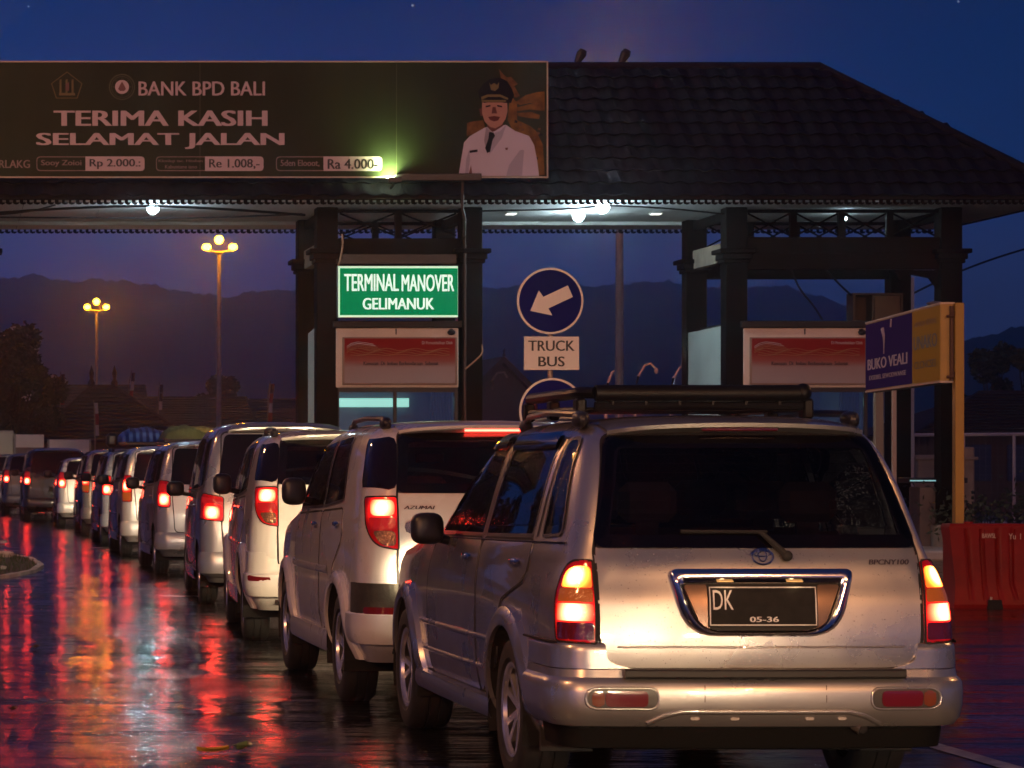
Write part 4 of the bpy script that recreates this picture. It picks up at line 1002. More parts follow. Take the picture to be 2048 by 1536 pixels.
# ------------------------------------------------------------------ street lamps (sodium), one row of masts
SOD = (1., .42, .15)
globe_m = M('sodium_globe', (.9, .6, .3), .4, emit=(1., .30, .0030), es=260.)
globe_off = M('sodium_globe_side', (.9, .6, .3), .4, emit=(1., .40, .05), es=8.)
mast_m = M('galvanised_mast', (.26, .26, .28), .6, .2, noise=(2, .25, 3))
def mast(X, Y, label, e=1500., top=10.5, group='sodium street lamps'):
    t = empty('street_lamp', (X, Y, 0), 0, label=label, cat='street lamp', group=group)
    m = MB(); m.tube([(0, 0, 0), (0, 0, .5), (0, 0, top - .55)], .1, 12, rs=[.14, .12, .07]); m.build('pole', mast_m, t, True)
    m = MB(); m.box(-.2, .2, -.2, .2, 0, .04); m.build('base_plate', mast_m, t)
    ca = MB(); ca.lathe_z([(top - .6, .05), (top - .5, .22), (top - .46, .2), (top - .44, .05)], 0, 0, 12)
    for k in range(3):
        a = math.pi / 2 + k * 2 * math.pi / 3; ca.tube([(0, 0, top - .5), (.62 * math.cos(a), .62 * math.sin(a), top - .44)], .03, 6)
    ca.build('lamp_arm', mast_m, t)
    for k in range(3):
        a = math.pi / 2 + k * 2 * math.pi / 3; zz = top + (.0 if k else .0) - (.30 if k else -.02)
        x, y = (.62 * math.cos(a), .62 * math.sin(a))
        m = MB(); m.ellipsoid((x, y if k else 0, zz), (.17, .17, .13 if k else .17), 12, 8); m.build('lamp_globe', globe_m if e == 0 else globe_off, t, True)
    if e:
        light('lamp_light', 'POINT', (0, 0, top + .35), e * .6, SOD, .2, t); light('lamp_light', 'POINT', (0, -.9, top - .35), e * .6, SOD, .2, t)
mast(P(193, 900, 167).x, 167, 'shorter looking street lamp with three lit orange globes, at far left', 0)
mast(P(438, 900, 120).x, 120, 'tall street lamp with three lit orange globes, left of the booth', 0)
mast(P(1239, 900, 67).x, 67, 'tall grey lamp mast rising behind the toll gate roof', 0, 10.25)
mast(19.0, 20, 'street lamp outside the right edge of the photo', 1300, group=None)
mast(15.0, -26, 'street lamp behind the camera on the right', 11500, group=None)
mast(-14.0, -24, 'street lamp behind the camera on the left', 16000, group=None)
mast(-8.5, 42, 'unseen lamp added at left to brighten the sides of the middle cars', 2200, group=None)  # added mast, out of view: brightens the flanks of the mid-queue cars
mast(-9.0, 8, 'unseen lamp added at left to warm the sides of the near cars', 2300, group=None)  # another added mast, unseen: warm light on the nearest car sides
# two floodlight heads on the ridge in front of the mast
for px, py, lb in ((1160, 113, 'left floodlight head leaning over the roof ridge'), (1248, 112, 'right dark floodlight head leaning over the roof ridge')):
    a = P(px, py, 47.2); e = empty('ridge_floodlight', (a.x, 47.2, 7.80), 0, label=lb, cat='floodlight', group='floodlight heads on the roof ridge')
    m = MB(); m.tube([(-.09, 0, 0), (-.03, 0, .16)], .03, 6); m.build('bracket', blackp, e)
    m = MB(); m.tube([(-.05, 0, .10), (.02, -.02, .24), (.05, -.02, .30)], .05, 10, rs=[.05, .085, .06]); m.build('lamp_head', blackp, e, True)
# ------------------------------------------------------------------ toll gate
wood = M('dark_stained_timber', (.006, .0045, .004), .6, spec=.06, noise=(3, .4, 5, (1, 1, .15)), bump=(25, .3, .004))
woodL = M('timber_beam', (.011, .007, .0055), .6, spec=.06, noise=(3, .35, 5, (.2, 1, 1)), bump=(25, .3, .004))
ceil_m = M('white_ceiling', (.55, .53, .50), .6, noise=(.8, .15, 4))
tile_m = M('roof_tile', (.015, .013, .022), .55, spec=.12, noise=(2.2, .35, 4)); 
GX0, GX1, RX1 = -6.0, 16.95, 14.0
ZE, ZB, ZR = 44.0, 49.7, 46.85; HE, HR = 5.44, 7.77
gate = empty('toll_gate', (5.5, 46.8, 0), 0, label='long dark tiled roof toll gate on timber columns spanning the lanes', cat='toll gate')
def rel(b):
    for i, v in enumerate(b.v): b.v[i] = (v[0] - 5.5, v[1] - 46.8, v[2])
    return b
# roof deck
m = MB(); V = [(GX0, ZE, HE - .02), (GX1, ZE, HE - .02), (GX1, ZB, HE - .02), (GX0, ZB, HE - .02), (GX0, ZR, HR - .05), (RX1, ZR, HR - .05)]
m.add(V, [(0, 1, 5, 4), (1, 2, 5), (2, 3, 4, 5), (3, 0, 4)]); roof = rel(m).build('roof', M('roof_underlay', (.02, .014, .014), .9), gate)
SL = math.hypot(ZR - ZE, HR - HE); ang = math.atan2(HR - HE, ZR - ZE); NR = 11; TP = SL / NR; TW = .30
def tile_bm(w=TW, n=8):
    t = MB(); rows = []
    for y, zoff in ((-.035, .075), (TP * .5, .045), (TP + .015, .012)):
        rows.append([((k / n - .5) * w, y, zoff + .019 * math.cos(2 * math.pi * k / n)) for k in range(n + 1)])
    t.grid(rows); r0 = rows[0]
    t.grid([[(x, y + .004, z - .012) for x, y, z in r0], r0]); return t
tile_me = tile_bm().mesh('tile', tile_m, True, 40)
cnt = 0
stuff = MB()
def add_tiles(face):
    global cnt
    base = tile_bm()
    def put(o, ux, uy, un):
        stuff.add([o + ux * v[0] + uy * v[1] + un * v[2] for v in [Vector(q) for q in base.v]], base.f)
    if face == 'front' or face == 'back':
        s = 1 if face == 'front' else -1
        uy = Vector((0, s * math.cos(ang), math.sin(ang))); un = Vector((0, -s * math.sin(ang), math.cos(ang))); ux = Vector((1, 0, 0))
        for j in range(NR):
            f = (j + .4) / NR; xr = GX1 + (RX1 - GX1) * f
            k = 0; x = GX0 + TW / 2 + (TW / 2 if j % 2 else 0) * .0
            while x < xr - .05:
                o = Vector((x + random.uniform(-.006, .006), ZE if s > 0 else ZB, HE)) + uy * (j * TP) + un * random.uniform(0, .006)
                if s > 0 and x > 8.45:
                    q = inst('tile', tile_me, roof, (o.x - 5.5, o.y - 46.8, o.z), (ang, random.uniform(-.012, .012), random.uniform(-.01, .01))); cnt += 1
                else: put(o, ux, uy, un)
                x += TW
    else:
        L = math.hypot(GX1 - RX1, HR - HE); a2 = math.atan2(HR - HE, GX1 - RX1); uy = Vector((-math.cos(a2), 0, math.sin(a2))); un = Vector((math.sin(a2), 0, math.cos(a2))); ux = Vector((0, 1, 0))
        n2 = int(L / TP)
        for j in range(n2):
            f = (j + .4) / n2; y0 = ZE + (ZR - ZE) * f; y1 = ZB + (ZR - ZB) * f; y = y0 + TW / 2
            while y < y1: put(Vector((GX1, y, HE)) + uy * (j * TP) , ux, uy, un); y += TW
for fc in ('front', 'back', 'end'): add_tiles(fc)
rel(stuff).build('tile_field', tile_m, roof, True, 40, kind='stuff')
print('roof tiles', cnt)
m = MB(); m.tube([(GX0, ZR, HR + .02), (RX1, ZR, HR + .02), (GX1 + .03, ZE - .02, HE + .05)], .075, 8); m.tube([(RX1, ZR, HR + .02), (GX1 + .03, ZB, HE + .05)], .075, 8); rel(m).build('ridge_cap', tile_m, roof, True)
# eaves: fascia and white ceiling
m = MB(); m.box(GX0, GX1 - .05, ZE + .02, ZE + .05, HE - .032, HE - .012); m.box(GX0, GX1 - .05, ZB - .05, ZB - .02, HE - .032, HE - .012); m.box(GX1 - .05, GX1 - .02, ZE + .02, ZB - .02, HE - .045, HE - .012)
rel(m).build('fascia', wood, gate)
fr_rng = random.Random(8)
for yy in (ZE + .035, ZB - .035):                      # perforated metal fringe along both eaves
    m = MB(); x = GX0
    while x < GX1 - .1:
        g_ = .055 + fr_rng.uniform(-.012, .012)
        m.box(x, x + .105 - g_, yy - .006, yy + .006, HE - .066, HE - .0325)
        m.prism([(x - .005, HE - .066), (x + .10, HE - .066), (x + .085, HE - .092), (x + .05, HE - .104), (x + .01, HE - .092)], yy - .004, yy + .004, 'y')
        x += .105
    rel(m).build('eave_fringe', wood, gate, kind='stuff')
for i in range(19):                                    # ceiling boards running front to back
    x0 = GX0 + (GX1 - .06 - GX0) * i / 19; x1 = GX0 + (GX1 - .06 - GX0) * (i + 1) / 19 - .012
    m = MB(); m.box(x0, x1, ZE + .055, ZB - .055, HE - .032 + random.uniform(-.003, .003), HE - .014); rel(m).build('ceiling_panel', ceil_m, gate)
m = MB(); m.box(GX0, GX1 - .8, ZB - 1.7, ZB - 1.55, HE - .09, HE - .036); rel(m).build('ceiling_beam', ceil_m, gate)
CF, CB = 45.4, 47.8
cols = [.62, 5.92, 8.15, 12.24, 15.56]
for i, x in enumerate(cols):
    for Y in (CF, CB):
        hw = .165
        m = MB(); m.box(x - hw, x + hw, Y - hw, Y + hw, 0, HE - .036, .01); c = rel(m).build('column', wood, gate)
        m = MB(); m.box(x - .23, x + .23, Y - .23, Y + .23, 4.60, 4.69, .01); m.box(x - .28, x + .28, Y - .28, Y + .28, 4.69, 4.76, .01); m.box(x - .20, x + .20, Y - .20, Y + .20, 4.54, 4.60, .01)
        rel(m).build('capital', wood, c)
        m = MB(); m.box(x - .24, x + .24, Y - .24, Y + .24, 0, .5, .02); rel(m).build('plinth', M('column_plinth', (.25, .23, .21), .7), c)
def truss(x0, x1, Y, nb, par):
    t = MB(); z0, z1 = 4.98, 5.36
    t.box(x0, x1, Y - .04, Y + .04, z1 - .03, z1 + .02)
    for k in range(1, nb): 
        x = x0 + (x1 - x0) * k / nb; t.box(x - .05, x + .05, Y - .05, Y + .05, z0 - .05, z1 - .03)
    t2 = rel(t).build('truss', wood, par)
    d = MB()
    for k in range(nb):
        a = x0 + (x1 - x0) * k / nb + .05; b = x0 + (x1 - x0) * (k + 1) / nb - .05
        for p, q in (((a, z0), (b, z1 - .04)), ((a, z1 - .04), (b, z0))): d.tube([(p[0], Y, p[1]), (q[0], Y, q[1])], .016, 6)
    rel(d).build('brace', wood, t2)
for x0, x1, nb in ((cols[1] + .165, cols[2] - .165, 2), (cols[3] + .165, cols[4] - .165, 4)):
    for Y in (CF, CB): truss(x0, x1, Y, nb, gate)
    za, zb = (4.62, 4.93) if nb == 2 else (4.45, 4.95)
    for Y in (CF, CB):
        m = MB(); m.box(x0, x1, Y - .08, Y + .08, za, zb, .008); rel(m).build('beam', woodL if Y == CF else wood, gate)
        if nb == 4:
            m = MB(); m.box(x0, x1, Y - .10, Y - .082, 4.70, 4.93, .004); rel(m).build('beam_board', woodL, gate)
for x in cols:                                         # cross beams front to back at cap height
    m = MB(); m.box(x - .07, x + .07, CF + .165, CB - .165, 4.60, 4.90, .008); rel(m).build('cross_beam', M('pale_beam', (.30, .24, .18), .6, noise=(3, .3, 4)), gate)
    m = MB(); m.box(x - .06, x + .06, CF + .165, CB - .165, 5.24, 5.38, .008); rel(m).build('cross_beam', wood, gate)
m = MB(); m.prism([(cols[4] - .17, 4.44), (cols[4] - .17, 4.15), (cols[4] - .30, 4.32), (cols[4] - .62, 4.38), (cols[4] - .75, 4.30), (cols[4] - .85, 4.44)], CF - .05, CF + .05, 'y'); rel(m).build('bracket', wood, gate)

# ceiling lamps: white bulbs and small square downlights
bulb_m = M('lit_white_bulb', (.9, 1, 1), .4, emit=(.72, .93, 1.), es=14.)
WH = (.62, .88, 1.)
def bulb(px, py, Y, e, r_, label):
    p = P(px, py, Y); t = empty('ceiling_lamp', (p.x, Y, HE - .032), 0, label=label, cat='lamp', group='white lamps under the gate ceiling')
    dz = p.z - (HE - .032)
    m = MB(); m.tube([(0, 0, 0), (0, 0, dz + r_ * .7)], .018, 8); m.lathe_z([(-.0, .06), (-.03, .05)], 0, 0, 12); m.build('cord', blackp, t)
    m = MB(); m.ellipsoid((0, 0, dz), (r_ * 1.12, r_ * 1.12, r_), 14, 10); m.build('bulb', bulb_m, t, True)
    light('lamp_light', 'POINT', (0, 0, dz - r_ * 1.3), e * .75, WH, .03, t)
bulb(306, 417, 44.75, 95, .085, 'round white lamp hanging under the ceiling left of the booth')
bulb(1157, 432, 46.1, 90, .088, 'lower left of the two bright white lamps over the right lane')
bulb(1205, 413, 44.45, 110, .10, 'upper right brightest white lamp over the right lane')
bulb(1690, 437, 46.2, 16, .03, 'small dim lamp above the right booth truss')
dl = M('lit_square_downlight', (1, 1, .95), .4, emit=(1., .97, .85), es=2.6)
for px, lb in ((1022, 'square white ceiling downlight next to the booth column'), (1312, 'square white ceiling downlight on the right of the two lamps')):
    p = P(px, 424, 46.2); t = empty('downlight', (p.x, 46.2, HE - .032), 0, label=lb, cat='lamp', group='square downlights in the gate ceiling')
    m = MB(); m.box(-.085, .085, -.12, .12, -.03, -.002, .006); m.build('housing', ceil_m, t)
    m = MB(); m.box(-.068, .068, -.10, .10, -.036, -.031); m.build('diffuser', dl, t)

# cables slung under the ceiling
def cable(pts, r_, label, mat=blackp):
    n = []; P_ = [Vector(p) for p in pts]
    for i in range(len(P_) - 1):
        for k in range(8): n.append(P_[i].lerp(P_[i + 1], k / 8))
    n.append(P_[-1]); S = []
    for k in range(len(n)):
        a = n[max(0, k - 3):k + 4]; S.append(sum(a, Vector()) / len(a))
    S[0] = n[0]; S[-1] = n[-1]
    MB().tube(S, r_, 6).build('cable', mat, None, True, label=label, cat='cable', group='cables at the toll gate')
zc = HE - .05
cable([P(-60, 430, 44.8), P(100, 418, 44.6), P(300, 410, 44.3), P(480, 420, 44.8), P(610, 430, 45.2)], .022, 'thick black cable sagging under the ceiling through the left lamp')
cable([P(-60, 434, 45.2), P(60, 424, 44.9), P(110, 410, 44.3)], .014, 'thin black cable looping at the left end of the ceiling')
cable([P(-60, 434, 45.5), P(200, 436, 45.6), P(420, 436, 45.7), P(605, 428, 45.2)], .016, 'black cable running flat along the back of the left ceiling')
cable([P(960, 422, 44.8), P(1150, 418, 44.6), P(1210, 410, 44.3), P(1330, 416, 44.5), P(1448, 428, 45.0)], .014, 'thin black cable linking the two white lamps over the right lane')
cable([P(1582, 540, 45.6), P(1600, 580, 45.7), P(1628, 612, 45.7), P(1645, 640, 45.6)], .014, 'black cable dropping from the beam to the right booth roof')
cable([P(1652, 540, 45.6), P(1680, 570, 46.0), P(1702, 590, 46.2)], .016, 'black cable running from the beam to the wall box')
cable([P(1800, 600, 52), P(1900, 550, 52), P(2000, 512, 52), P(2150, 470, 52)], .02, 'power line rising to the right edge past the gate')
cable([P(684, 468, 45.1), P(686, 490, 45.1), P(680, 520, 45.1), P(676, 534, 45.1)], .016, 'pale cable hanging down to the green sign', M('pale_cable', (.4, .25, .15), .6))
cable([P(931, 738, 45.1), P(950, 722, 45.1), P(966, 706, 45.1), P(964, 690, 45.15)], .014, 'pale stick like cable end on the booth column', M('pale_cable', (.4, .25, .15), .6))
# drain pipe in front of the second column, up over the billboard foot
m = MB(); a = P(922, 352, 43.9); xb = (930 - VX) * 45.15 / F; m.tube([(a.x, 43.75, a.z), (a.x, 43.78, 5.25), (a.x + .06, 43.9, 5.1), (xb - .04, 45.0, 4.95), (xb, 45.15, 4.8), (xb, 45.15, .3)], .022, 8); m.build('conduit', M('brown_pipe', (.06, .035, .025), .5), None, True, label='brown conduit pipe running down in front of the second column', cat='pipe')

# ------------------------------------------------------------------ booths
cream = M('cream_panel', (.80, .66, .54), .5, noise=(1.5, .12, 4)); green_lit = M('green_lit_white_panel', (.55, .62, .56), .5, noise=(1.2, .1, 3))  # the side panel is white; greenish lamplight is put into its colour
poster_m = bpy.data.materials.new('poster_print'); poster_m.use_nodes = True
_n = poster_m.node_tree.nodes; _l = poster_m.node_tree.links; _t = _n.new('ShaderNodeTexCoord'); _s = _n.new('ShaderNodeSeparateXYZ'); _r = _n.new('ShaderNodeValToRGB')
_l.new(_t.outputs['Generated'], _s.inputs[0]); _l.new(_s.outputs['Z'], _r.inputs[0]); _e = _r.color_ramp.elements
_e[0].position = .0; _e[0].color = (.42, .34, .33, 1); _e[1].position = 1.; _e[1].color = (.30, .012, .012, 1)
for p_, c_ in ((.35, (.40, .28, .26)), (.5, (.34, .10, .08)), (.68, (.32, .03, .02)), (.8, (.30, .012, .012))): _q = _e.new(p_); _q.color = (*c_, 1)
_l.new(_r.outputs[0], _n['Principled BSDF'].inputs['Base Color']); _n['Principled BSDF'].inputs['Roughness'].default_value = .55; _n['Principled BSDF'].inputs['Specular IOR Level'].default_value = .1
lettW = M('pale_print', (.62, .50, .46), .5); lettD = M('dark_print', (.05, .012, .02), .5); gold_p = M('gold_print', (.40, .16, .07), .5)
def poster(px0, px1, pyT, pyB, Y, par, ox):
    a = P(px0, pyB, Y); b = P(px1, pyT, Y); e = empty('poster_board', (a.x, Y, a.z), 0, label=ox, cat='poster', group='red and white posters on the booth fronts')
    w, hh = b.x - a.x, b.z - a.z
    m = MB(); m.box(-.03, w + .03, 0, .03, -.03, hh + .02, .006); m.build('frame', M('poster_frame', (.30, .20, .15), .5), e)
    m = MB(); m.box(0, w, -.006, -.001, 0, hh); pp = m.build('printed_sheet', poster_m, e)
    for k in range(5):                                 # swoosh of batik lines
        z = hh * (.90 - .035 * k); pts = [(w * .02, -.010, z - hh * .08), (w * .06, -.010, z - .01), (w * .12, -.010, z + hh * .025), (w * .2, -.010, z), (w * (.26 + .02 * k), -.010, z - hh * .03)]
        MB().tube(pts, .005, 4).build('swoosh', lettW if k < 2 else gold_p, pp)
    for k in range(4):
        z = hh * (.75 - .04 * k); pts = [(w * (.05 + .9 * i / 24), -.009, z + hh * .03 * math.sin(i * .9 + k) * (1 if k < 3 else .4)) for i in range(25)]
        MB().tube(pts, .0045, 4).build('batik_line', gold_p, pp)
    text_obj('Di Persembahkan Oleh', w * .70, w * .975, hh * .87, hh * .94, -.012, lettW, pp, bold=.01)
    text_obj('Kawasan  Di  Imbau Berkendaraan  Selamat', w * .17, w * .85, hh * .40, hh * .485, -.012, lettD, pp, bold=.04)
def booth(x0, px0, px1, side_Y, label, plabel, big):
    Y = 45.22; a = P(px0, 775, Y); b = P(px1, 656, Y); w = b.x - a.x
    e = empty('ticket_booth', (a.x, Y, 0), 0, label=label, cat='booth', group='ticket booths of the toll gate')
    zb, zt = a.z, b.z
    m = MB(); m.box(0, w, 0, .12, zb, zt, .012); m.build('header_panel', cream, e)
    m = MB(); m.box(-.05, w + .05, -.05, 2.5, zt + .004, zt + .11, .01); m.build('roof', M('booth_roof', (.015, .013, .013), .6), e)
    m = MB(); m.box(w * .485, w * .495, -.008, -.001, zt - .10, zt - .01); m.build('bracket', blackp, e)
    # walls with window bands
    wm = M('booth_wall', (.12, .11, .11), .6)
    m = MB(); m.box(0, w, .02, .10, .05, 1.15, .01); m.build('front_wall', wm, e)
    m = MB(); m.box(0, w, 2.35, 2.43, .05, zt, .01); m.build('back_wall', M('booth_back', (.16, .16, .17), .7), e)
    m = MB(); m.box(w - .06, w, .13, 2.34, .05, zt, .005); m.build('side_wall', wm, e)
    m = MB(); m.box(.0, .06, .13, 2.34, .05, 1.2, .005); m.build('side_wall', wm, e)
    fr_ = M('black_frame', (.012, .011, .012), .4)
    for x in (0, w * .47, w * .97):
        m = MB(); m.box(x, x + .055, .03, .09, 1.15, zb, .004); m.build('window_post', fr_, e)
    m = MB(); m.box(0.056, w * .97 - .001, .035, .085, zb - .07, zb - .002); m.build('window_head', fr_, e)
    for xa, xb in ((.056, w * .47 - .002), (w * .47 + .057, w * .97 - .002)):
        m = MB(); m.box(xa, xb, .055, .063, 1.151, zb - .071); m.build('window_pane', M('clear_booth_glass', (.9, .95, .95), .03, trans=1.), e)
    # interior strip of fluorescent light and curtain
    m = MB(); m.box(.08, w * .78, 2.20, 2.32, zb - .26, zb - .12, .005); st = m.build('strip_light', M('lit_mint_strip', (.6, .9, .8), .5, emit=(.35, .72, .60), es=1.1), e)
    for k in range(7):
        x = w * .80 + k * .045; m = MB(); m.tube([(x, .16, 1.2), (x + .006, .17, 1.9), (x, .16, zb - .05)], .02, 6); m.build('curtain_fold', M('curtain', (.34, .32, .26), .8), e, True)
    # tall pale panel on the lane side
    m = MB(); m.prism([(.28, zb - .75), (.28, zt - .02), (.36, zt + .05), (side_Y, zt + (.03 if big else -.02)), (side_Y, zb - .75)], -.24, -.19, 'x'); m.build('side_panel', green_lit, e)
    poster(px0 + 17, px1 - 7, 677, 766, Y - .045, None, plabel)
    # small camera dome
    m = MB(); m.ellipsoid((w - .12, -.07, zt - .07), (.065, .06, .045), 10, 8); m.tube([(w - .12, 0, zt - .04), (w - .12, -.07, zt - .04)], .03, 8); m.build('dome_camera', blackp, e, True)
    return e
booth(0, 672, 917, 1.55, 'ticket booth below the lit green sign, between the left pair of columns', 'red and white poster on the booth under the green sign', False)
booth(0, 1487, 1737, 2.45, 'ticket booth on the right behind the silver car roof', 'red and white poster on the right hand booth', True)
for px0, px1 in ((600, 985), (1395, 1930)):            # kerbed islands the booths stand on
    a = P(px0, 900, 45); b = P(px1, 900, 45); m = MB(); m.box(a.x, b.x, 43.2, 50.5, .004, .16, .03); m.build('booth_island', kerb_m, None, kind='structure')

# green lit sign
gs = P(675, 636, 45.05); ge = P(916, 531, 45.05); w = ge.x - gs.x; hh = ge.z - gs.z
e = empty('green_sign', (gs.x, 45.05, gs.z), 0, label='lit green sign reading TERMINAL MANOVER GELIMANUK above the booth', cat='sign')
m = MB(); m.box(0, w, 0, .13, 0, hh, .01); m.build('light_box', M('sign_casing', (.25, .26, .25), .4, .3), e)
m = MB(); m.box(.012, w - .004, -.006, -.001, .012, hh - .012); m.build('white_border', M('lit_white_face', (.7, .9, .75), .4, emit=(.62, .95, .62), es=.75), e)
m = MB(); m.box(.035, w - .008, -.012, -.007, .042, hh - .042); fc = m.build('green_face', M('lit_green_face', (.0, .10, .04), .6, spec=0., emit=(.0, .20, .065), es=.85), e)
lt = M('lit_white_letters', (.8, .9, .8), .4, emit=(.78, 1., .85), es=.85)
def gx(p): return (p - 675) * 45.05 / F
def gz(p): return (636 - p) * 45.05 / F
text_obj('TERMINAL', gx(688), gx(797), gz(582), gz(548), -.016, lt, fc, bold=.02); text_obj('MANOVER', gx(803), gx(908), gz(583), gz(549), -.016, lt, fc, bold=.02)
text_obj('GELIMANUK', gx(725), gx(868), gz(619), gz(596), -.016, lt, fc, bold=.022)
m = MB(); m.box(0, w, .14, .3, hh + .04, hh + .18); m.build('mounting_rail', blackp, e)
# dark valance and tube under sign
# ------------------------------------------------------------------ billboard
BY = 43.75; bl = P(-420, 353, BY); br = P(1093, 125, BY); bw = br.x - bl.x; bh = br.z - bl.z
e = empty('billboard', (bl.x, BY, bl.z), 0, label='long dark brown billboard thanking travellers, fixed along the roof front', cat='billboard')
m = MB(); m.box(0, bw, .02, .10, 0, bh); m.build('backing', M('board_backing', (.05, .04, .04), .7), e)
face_m = M('brown_print', (.032, .039, .018), .8, spec=.1, noise=(.35, .25, 4, (3, 1, .3)))
m = MB(); m.box(0, bw, .0, .018, 0, bh); face = m.build('printed_sheet', face_m, e)
m = MB(); t_ = .022
m.box(-t_, bw + t_, -.02, .02, bh, bh + t_); m.box(-t_, bw + t_, -.02, .02, -t_, 0); m.box(bw, bw + t_, -.02, .02, 0, bh); m.box(-t_, 0, -.02, .02, 0, bh); m.build('frame', M('board_frame', (.42, .33, .28), .5, .3), e)
for px in (400, 793): 
    x = (px + 420) * BY / F; m = MB(); m.box(x - .004, x + .004, -.004, -.001, 0, bh); m.build('sheet_seam', M('sheet_seam', (.09, .09, .05), .5), face)
def bx(p): return (p + 420) * BY / F
def bz(p): return (353 - p) * BY / F
pk = M('pale_pink_print', (.62, .47, .50), .6, spec=.1); pk2 = M('dim_pink_print', (.32, .22, .21), .6, spec=.1); dk = M('black_print', (.012, .01, .012), .5); gol = M('gold_emblem_print', (.14, .10, .02), .5)
def T(s, x0, x1, y0, y1, mat=pk, bold=.02, d=-.006, par=None, **k):
    par = par or face
    return text_obj(s, bx(x0), bx(x1), bz(y1), bz(y0), d, mat, par, bold=bold, **k)
T('BANK BPD BALI', 277, 530, 163, 191, bold=.018)
T('TERIMA KASIH', 107, 535, 221, 252, bold=.03); T('SELAMAT JALAN', 72, 569, 266, 298, bold=.03)
T('RLAKG', -2, 60, 320, 336, pk2, .02); T('BERKENDARA', -330, -20, 320, 336, pk2, .02)
def pill(x0, xm, x1, y0, y1):
    rp = round_poly([(bx(x0), bz(y1)), (bx(x1), bz(y1)), (bx(x1), bz(y0)), (bx(x0), bz(y0))], .06)
    n = len(rp); inn = round_poly([(bx(x0) + .012, bz(y1) + .012), (bx(x1) - .012, bz(y1) + .012), (bx(x1) - .012, bz(y0) - .012), (bx(x0) + .012, bz(y0) - .012)], .055)
    m = MB(); m.add([(p[0], -.004, p[1]) for p in rp] + [(p[0], -.004, p[1]) for p in inn], [(i, (i + 1) % n, (i + 1) % n + n, i + n) for i in range(n)]); m.build('price_frame', pk2, face)
    rq = round_poly([(bx(xm), bz(y1)), (bx(x1), bz(y1)), (bx(x1), bz(y0)), (bx(xm), bz(y0))], [0, .06, .06, 0])
    m = MB(); m.prism(rq, -.006, -.003, 'y'); return m.build('price_field', pk, face)
for x0, xm, x1, tl, tr in ((73, 171, 289, ['Sooy Zoioi'], 'Rp 2.000.:'), (312, 410, 527, ['Klonlup tac. Hitaban', 'Kabuntane iano'], 'Re 1.008,-'), (552, 647, 764, ['5den Elooot,'], 'Ra 4.000-')):
    pill(x0, xm, x1, 313, 342); T(tr, xm + 8, x1 - 8, 318, 338, dk, .02, -.010)
    if len(tl) == 1: T(tl[0], x0 + 9, xm - 8, 320, 334, pk2, .02, -.008)
    else: T(tl[0], x0 + 5, xm - 5, 319, 326, pk2, .01, -.008); T(tl[1], x0 + 18, xm - 16, 330, 337, pk2, .01, -.008)
def ring(cx_, cy_, r0, r1, mat, n=28, d=-.005, name='ring', par=face):
    c = (bx(cx_), bz(cy_)); a = BY / F; m = MB()
    vs = [(c[0] + r0 * a * math.cos(t), d, c[1] + r0 * a * math.sin(t)) for t in np.linspace(0, 2 * math.pi, n, endpoint=False)] + [(c[0] + r1 * a * math.cos(t), d, c[1] + r1 * a * math.sin(t)) for t in np.linspace(0, 2 * math.pi, n, endpoint=False)]
    m.add(vs, [(i, (i + 1) % n, (i + 1) % n + n, i + n) for i in range(n)]); return m.build(name, mat, par)
def flat(pts, mat, d=-.006, name='print_shape', par=face):
    m = MB(); m.add([(bx(x), d, bz(y)) for x, y in pts], [tuple(range(len(pts)))]); return m.build(name, mat, par)
gr_ = M('green_emblem_print', (.07, .075, .03), .5)
ring(244, 174, 24, 26, gr_, name='emblem'); ring(244, 174, 20.5, 21.5, gr_, name='emblem'); 
flat([(244 + 14 * math.cos(t), 174 + 14 * math.sin(t)) for t in np.linspace(0, 6.2, 24)], pk, -.006, 'emblem_disc')
flat([(244, 163), (248, 170), (252, 178), (248, 182), (240, 182), (236, 178), (240, 170)], M('red_print', (.16, .05, .05), .5), -.008, 'emblem_flame')
for k in range(8):
    a = k * math.pi / 4; flat([(244 + 17 * math.cos(a) - 1.4, 174 + 17 * math.sin(a) - 1.4), (244 + 17 * math.cos(a) + 1.4, 174 + 17 * math.sin(a) - 1.4), (244 + 17 * math.cos(a), 174 + 17 * math.sin(a) + 2)], gr_, -.006, 'emblem_dot')
pent = [(134, 143), (165, 167), (155, 197), (112, 197), (102, 167)]
for i in range(5):
    a, b = Vector(pent[i]), Vector(pent[(i + 1) % 5]); c = Vector((134, 174)); q = lambda v, s: c + (v - c) * s
    flat([tuple(a), tuple(b), tuple(q(b, .93)), tuple(q(a, .93))], gol, -.005, 'pentagon_emblem')
for x in (119, 131, 143): flat([(x, 160), (x + 4, 158), (x + 4, 188), (x, 188)], gol, -.006, 'emblem_bar')
flat([(118, 186), (150, 186), (150, 191), (118, 191)], gol, -.007, 'emblem_bar'); flat([(131, 168), (138, 164), (138, 182), (131, 180)], M('red_print', (.16, .05, .05), .5), -.008, 'emblem_bar')
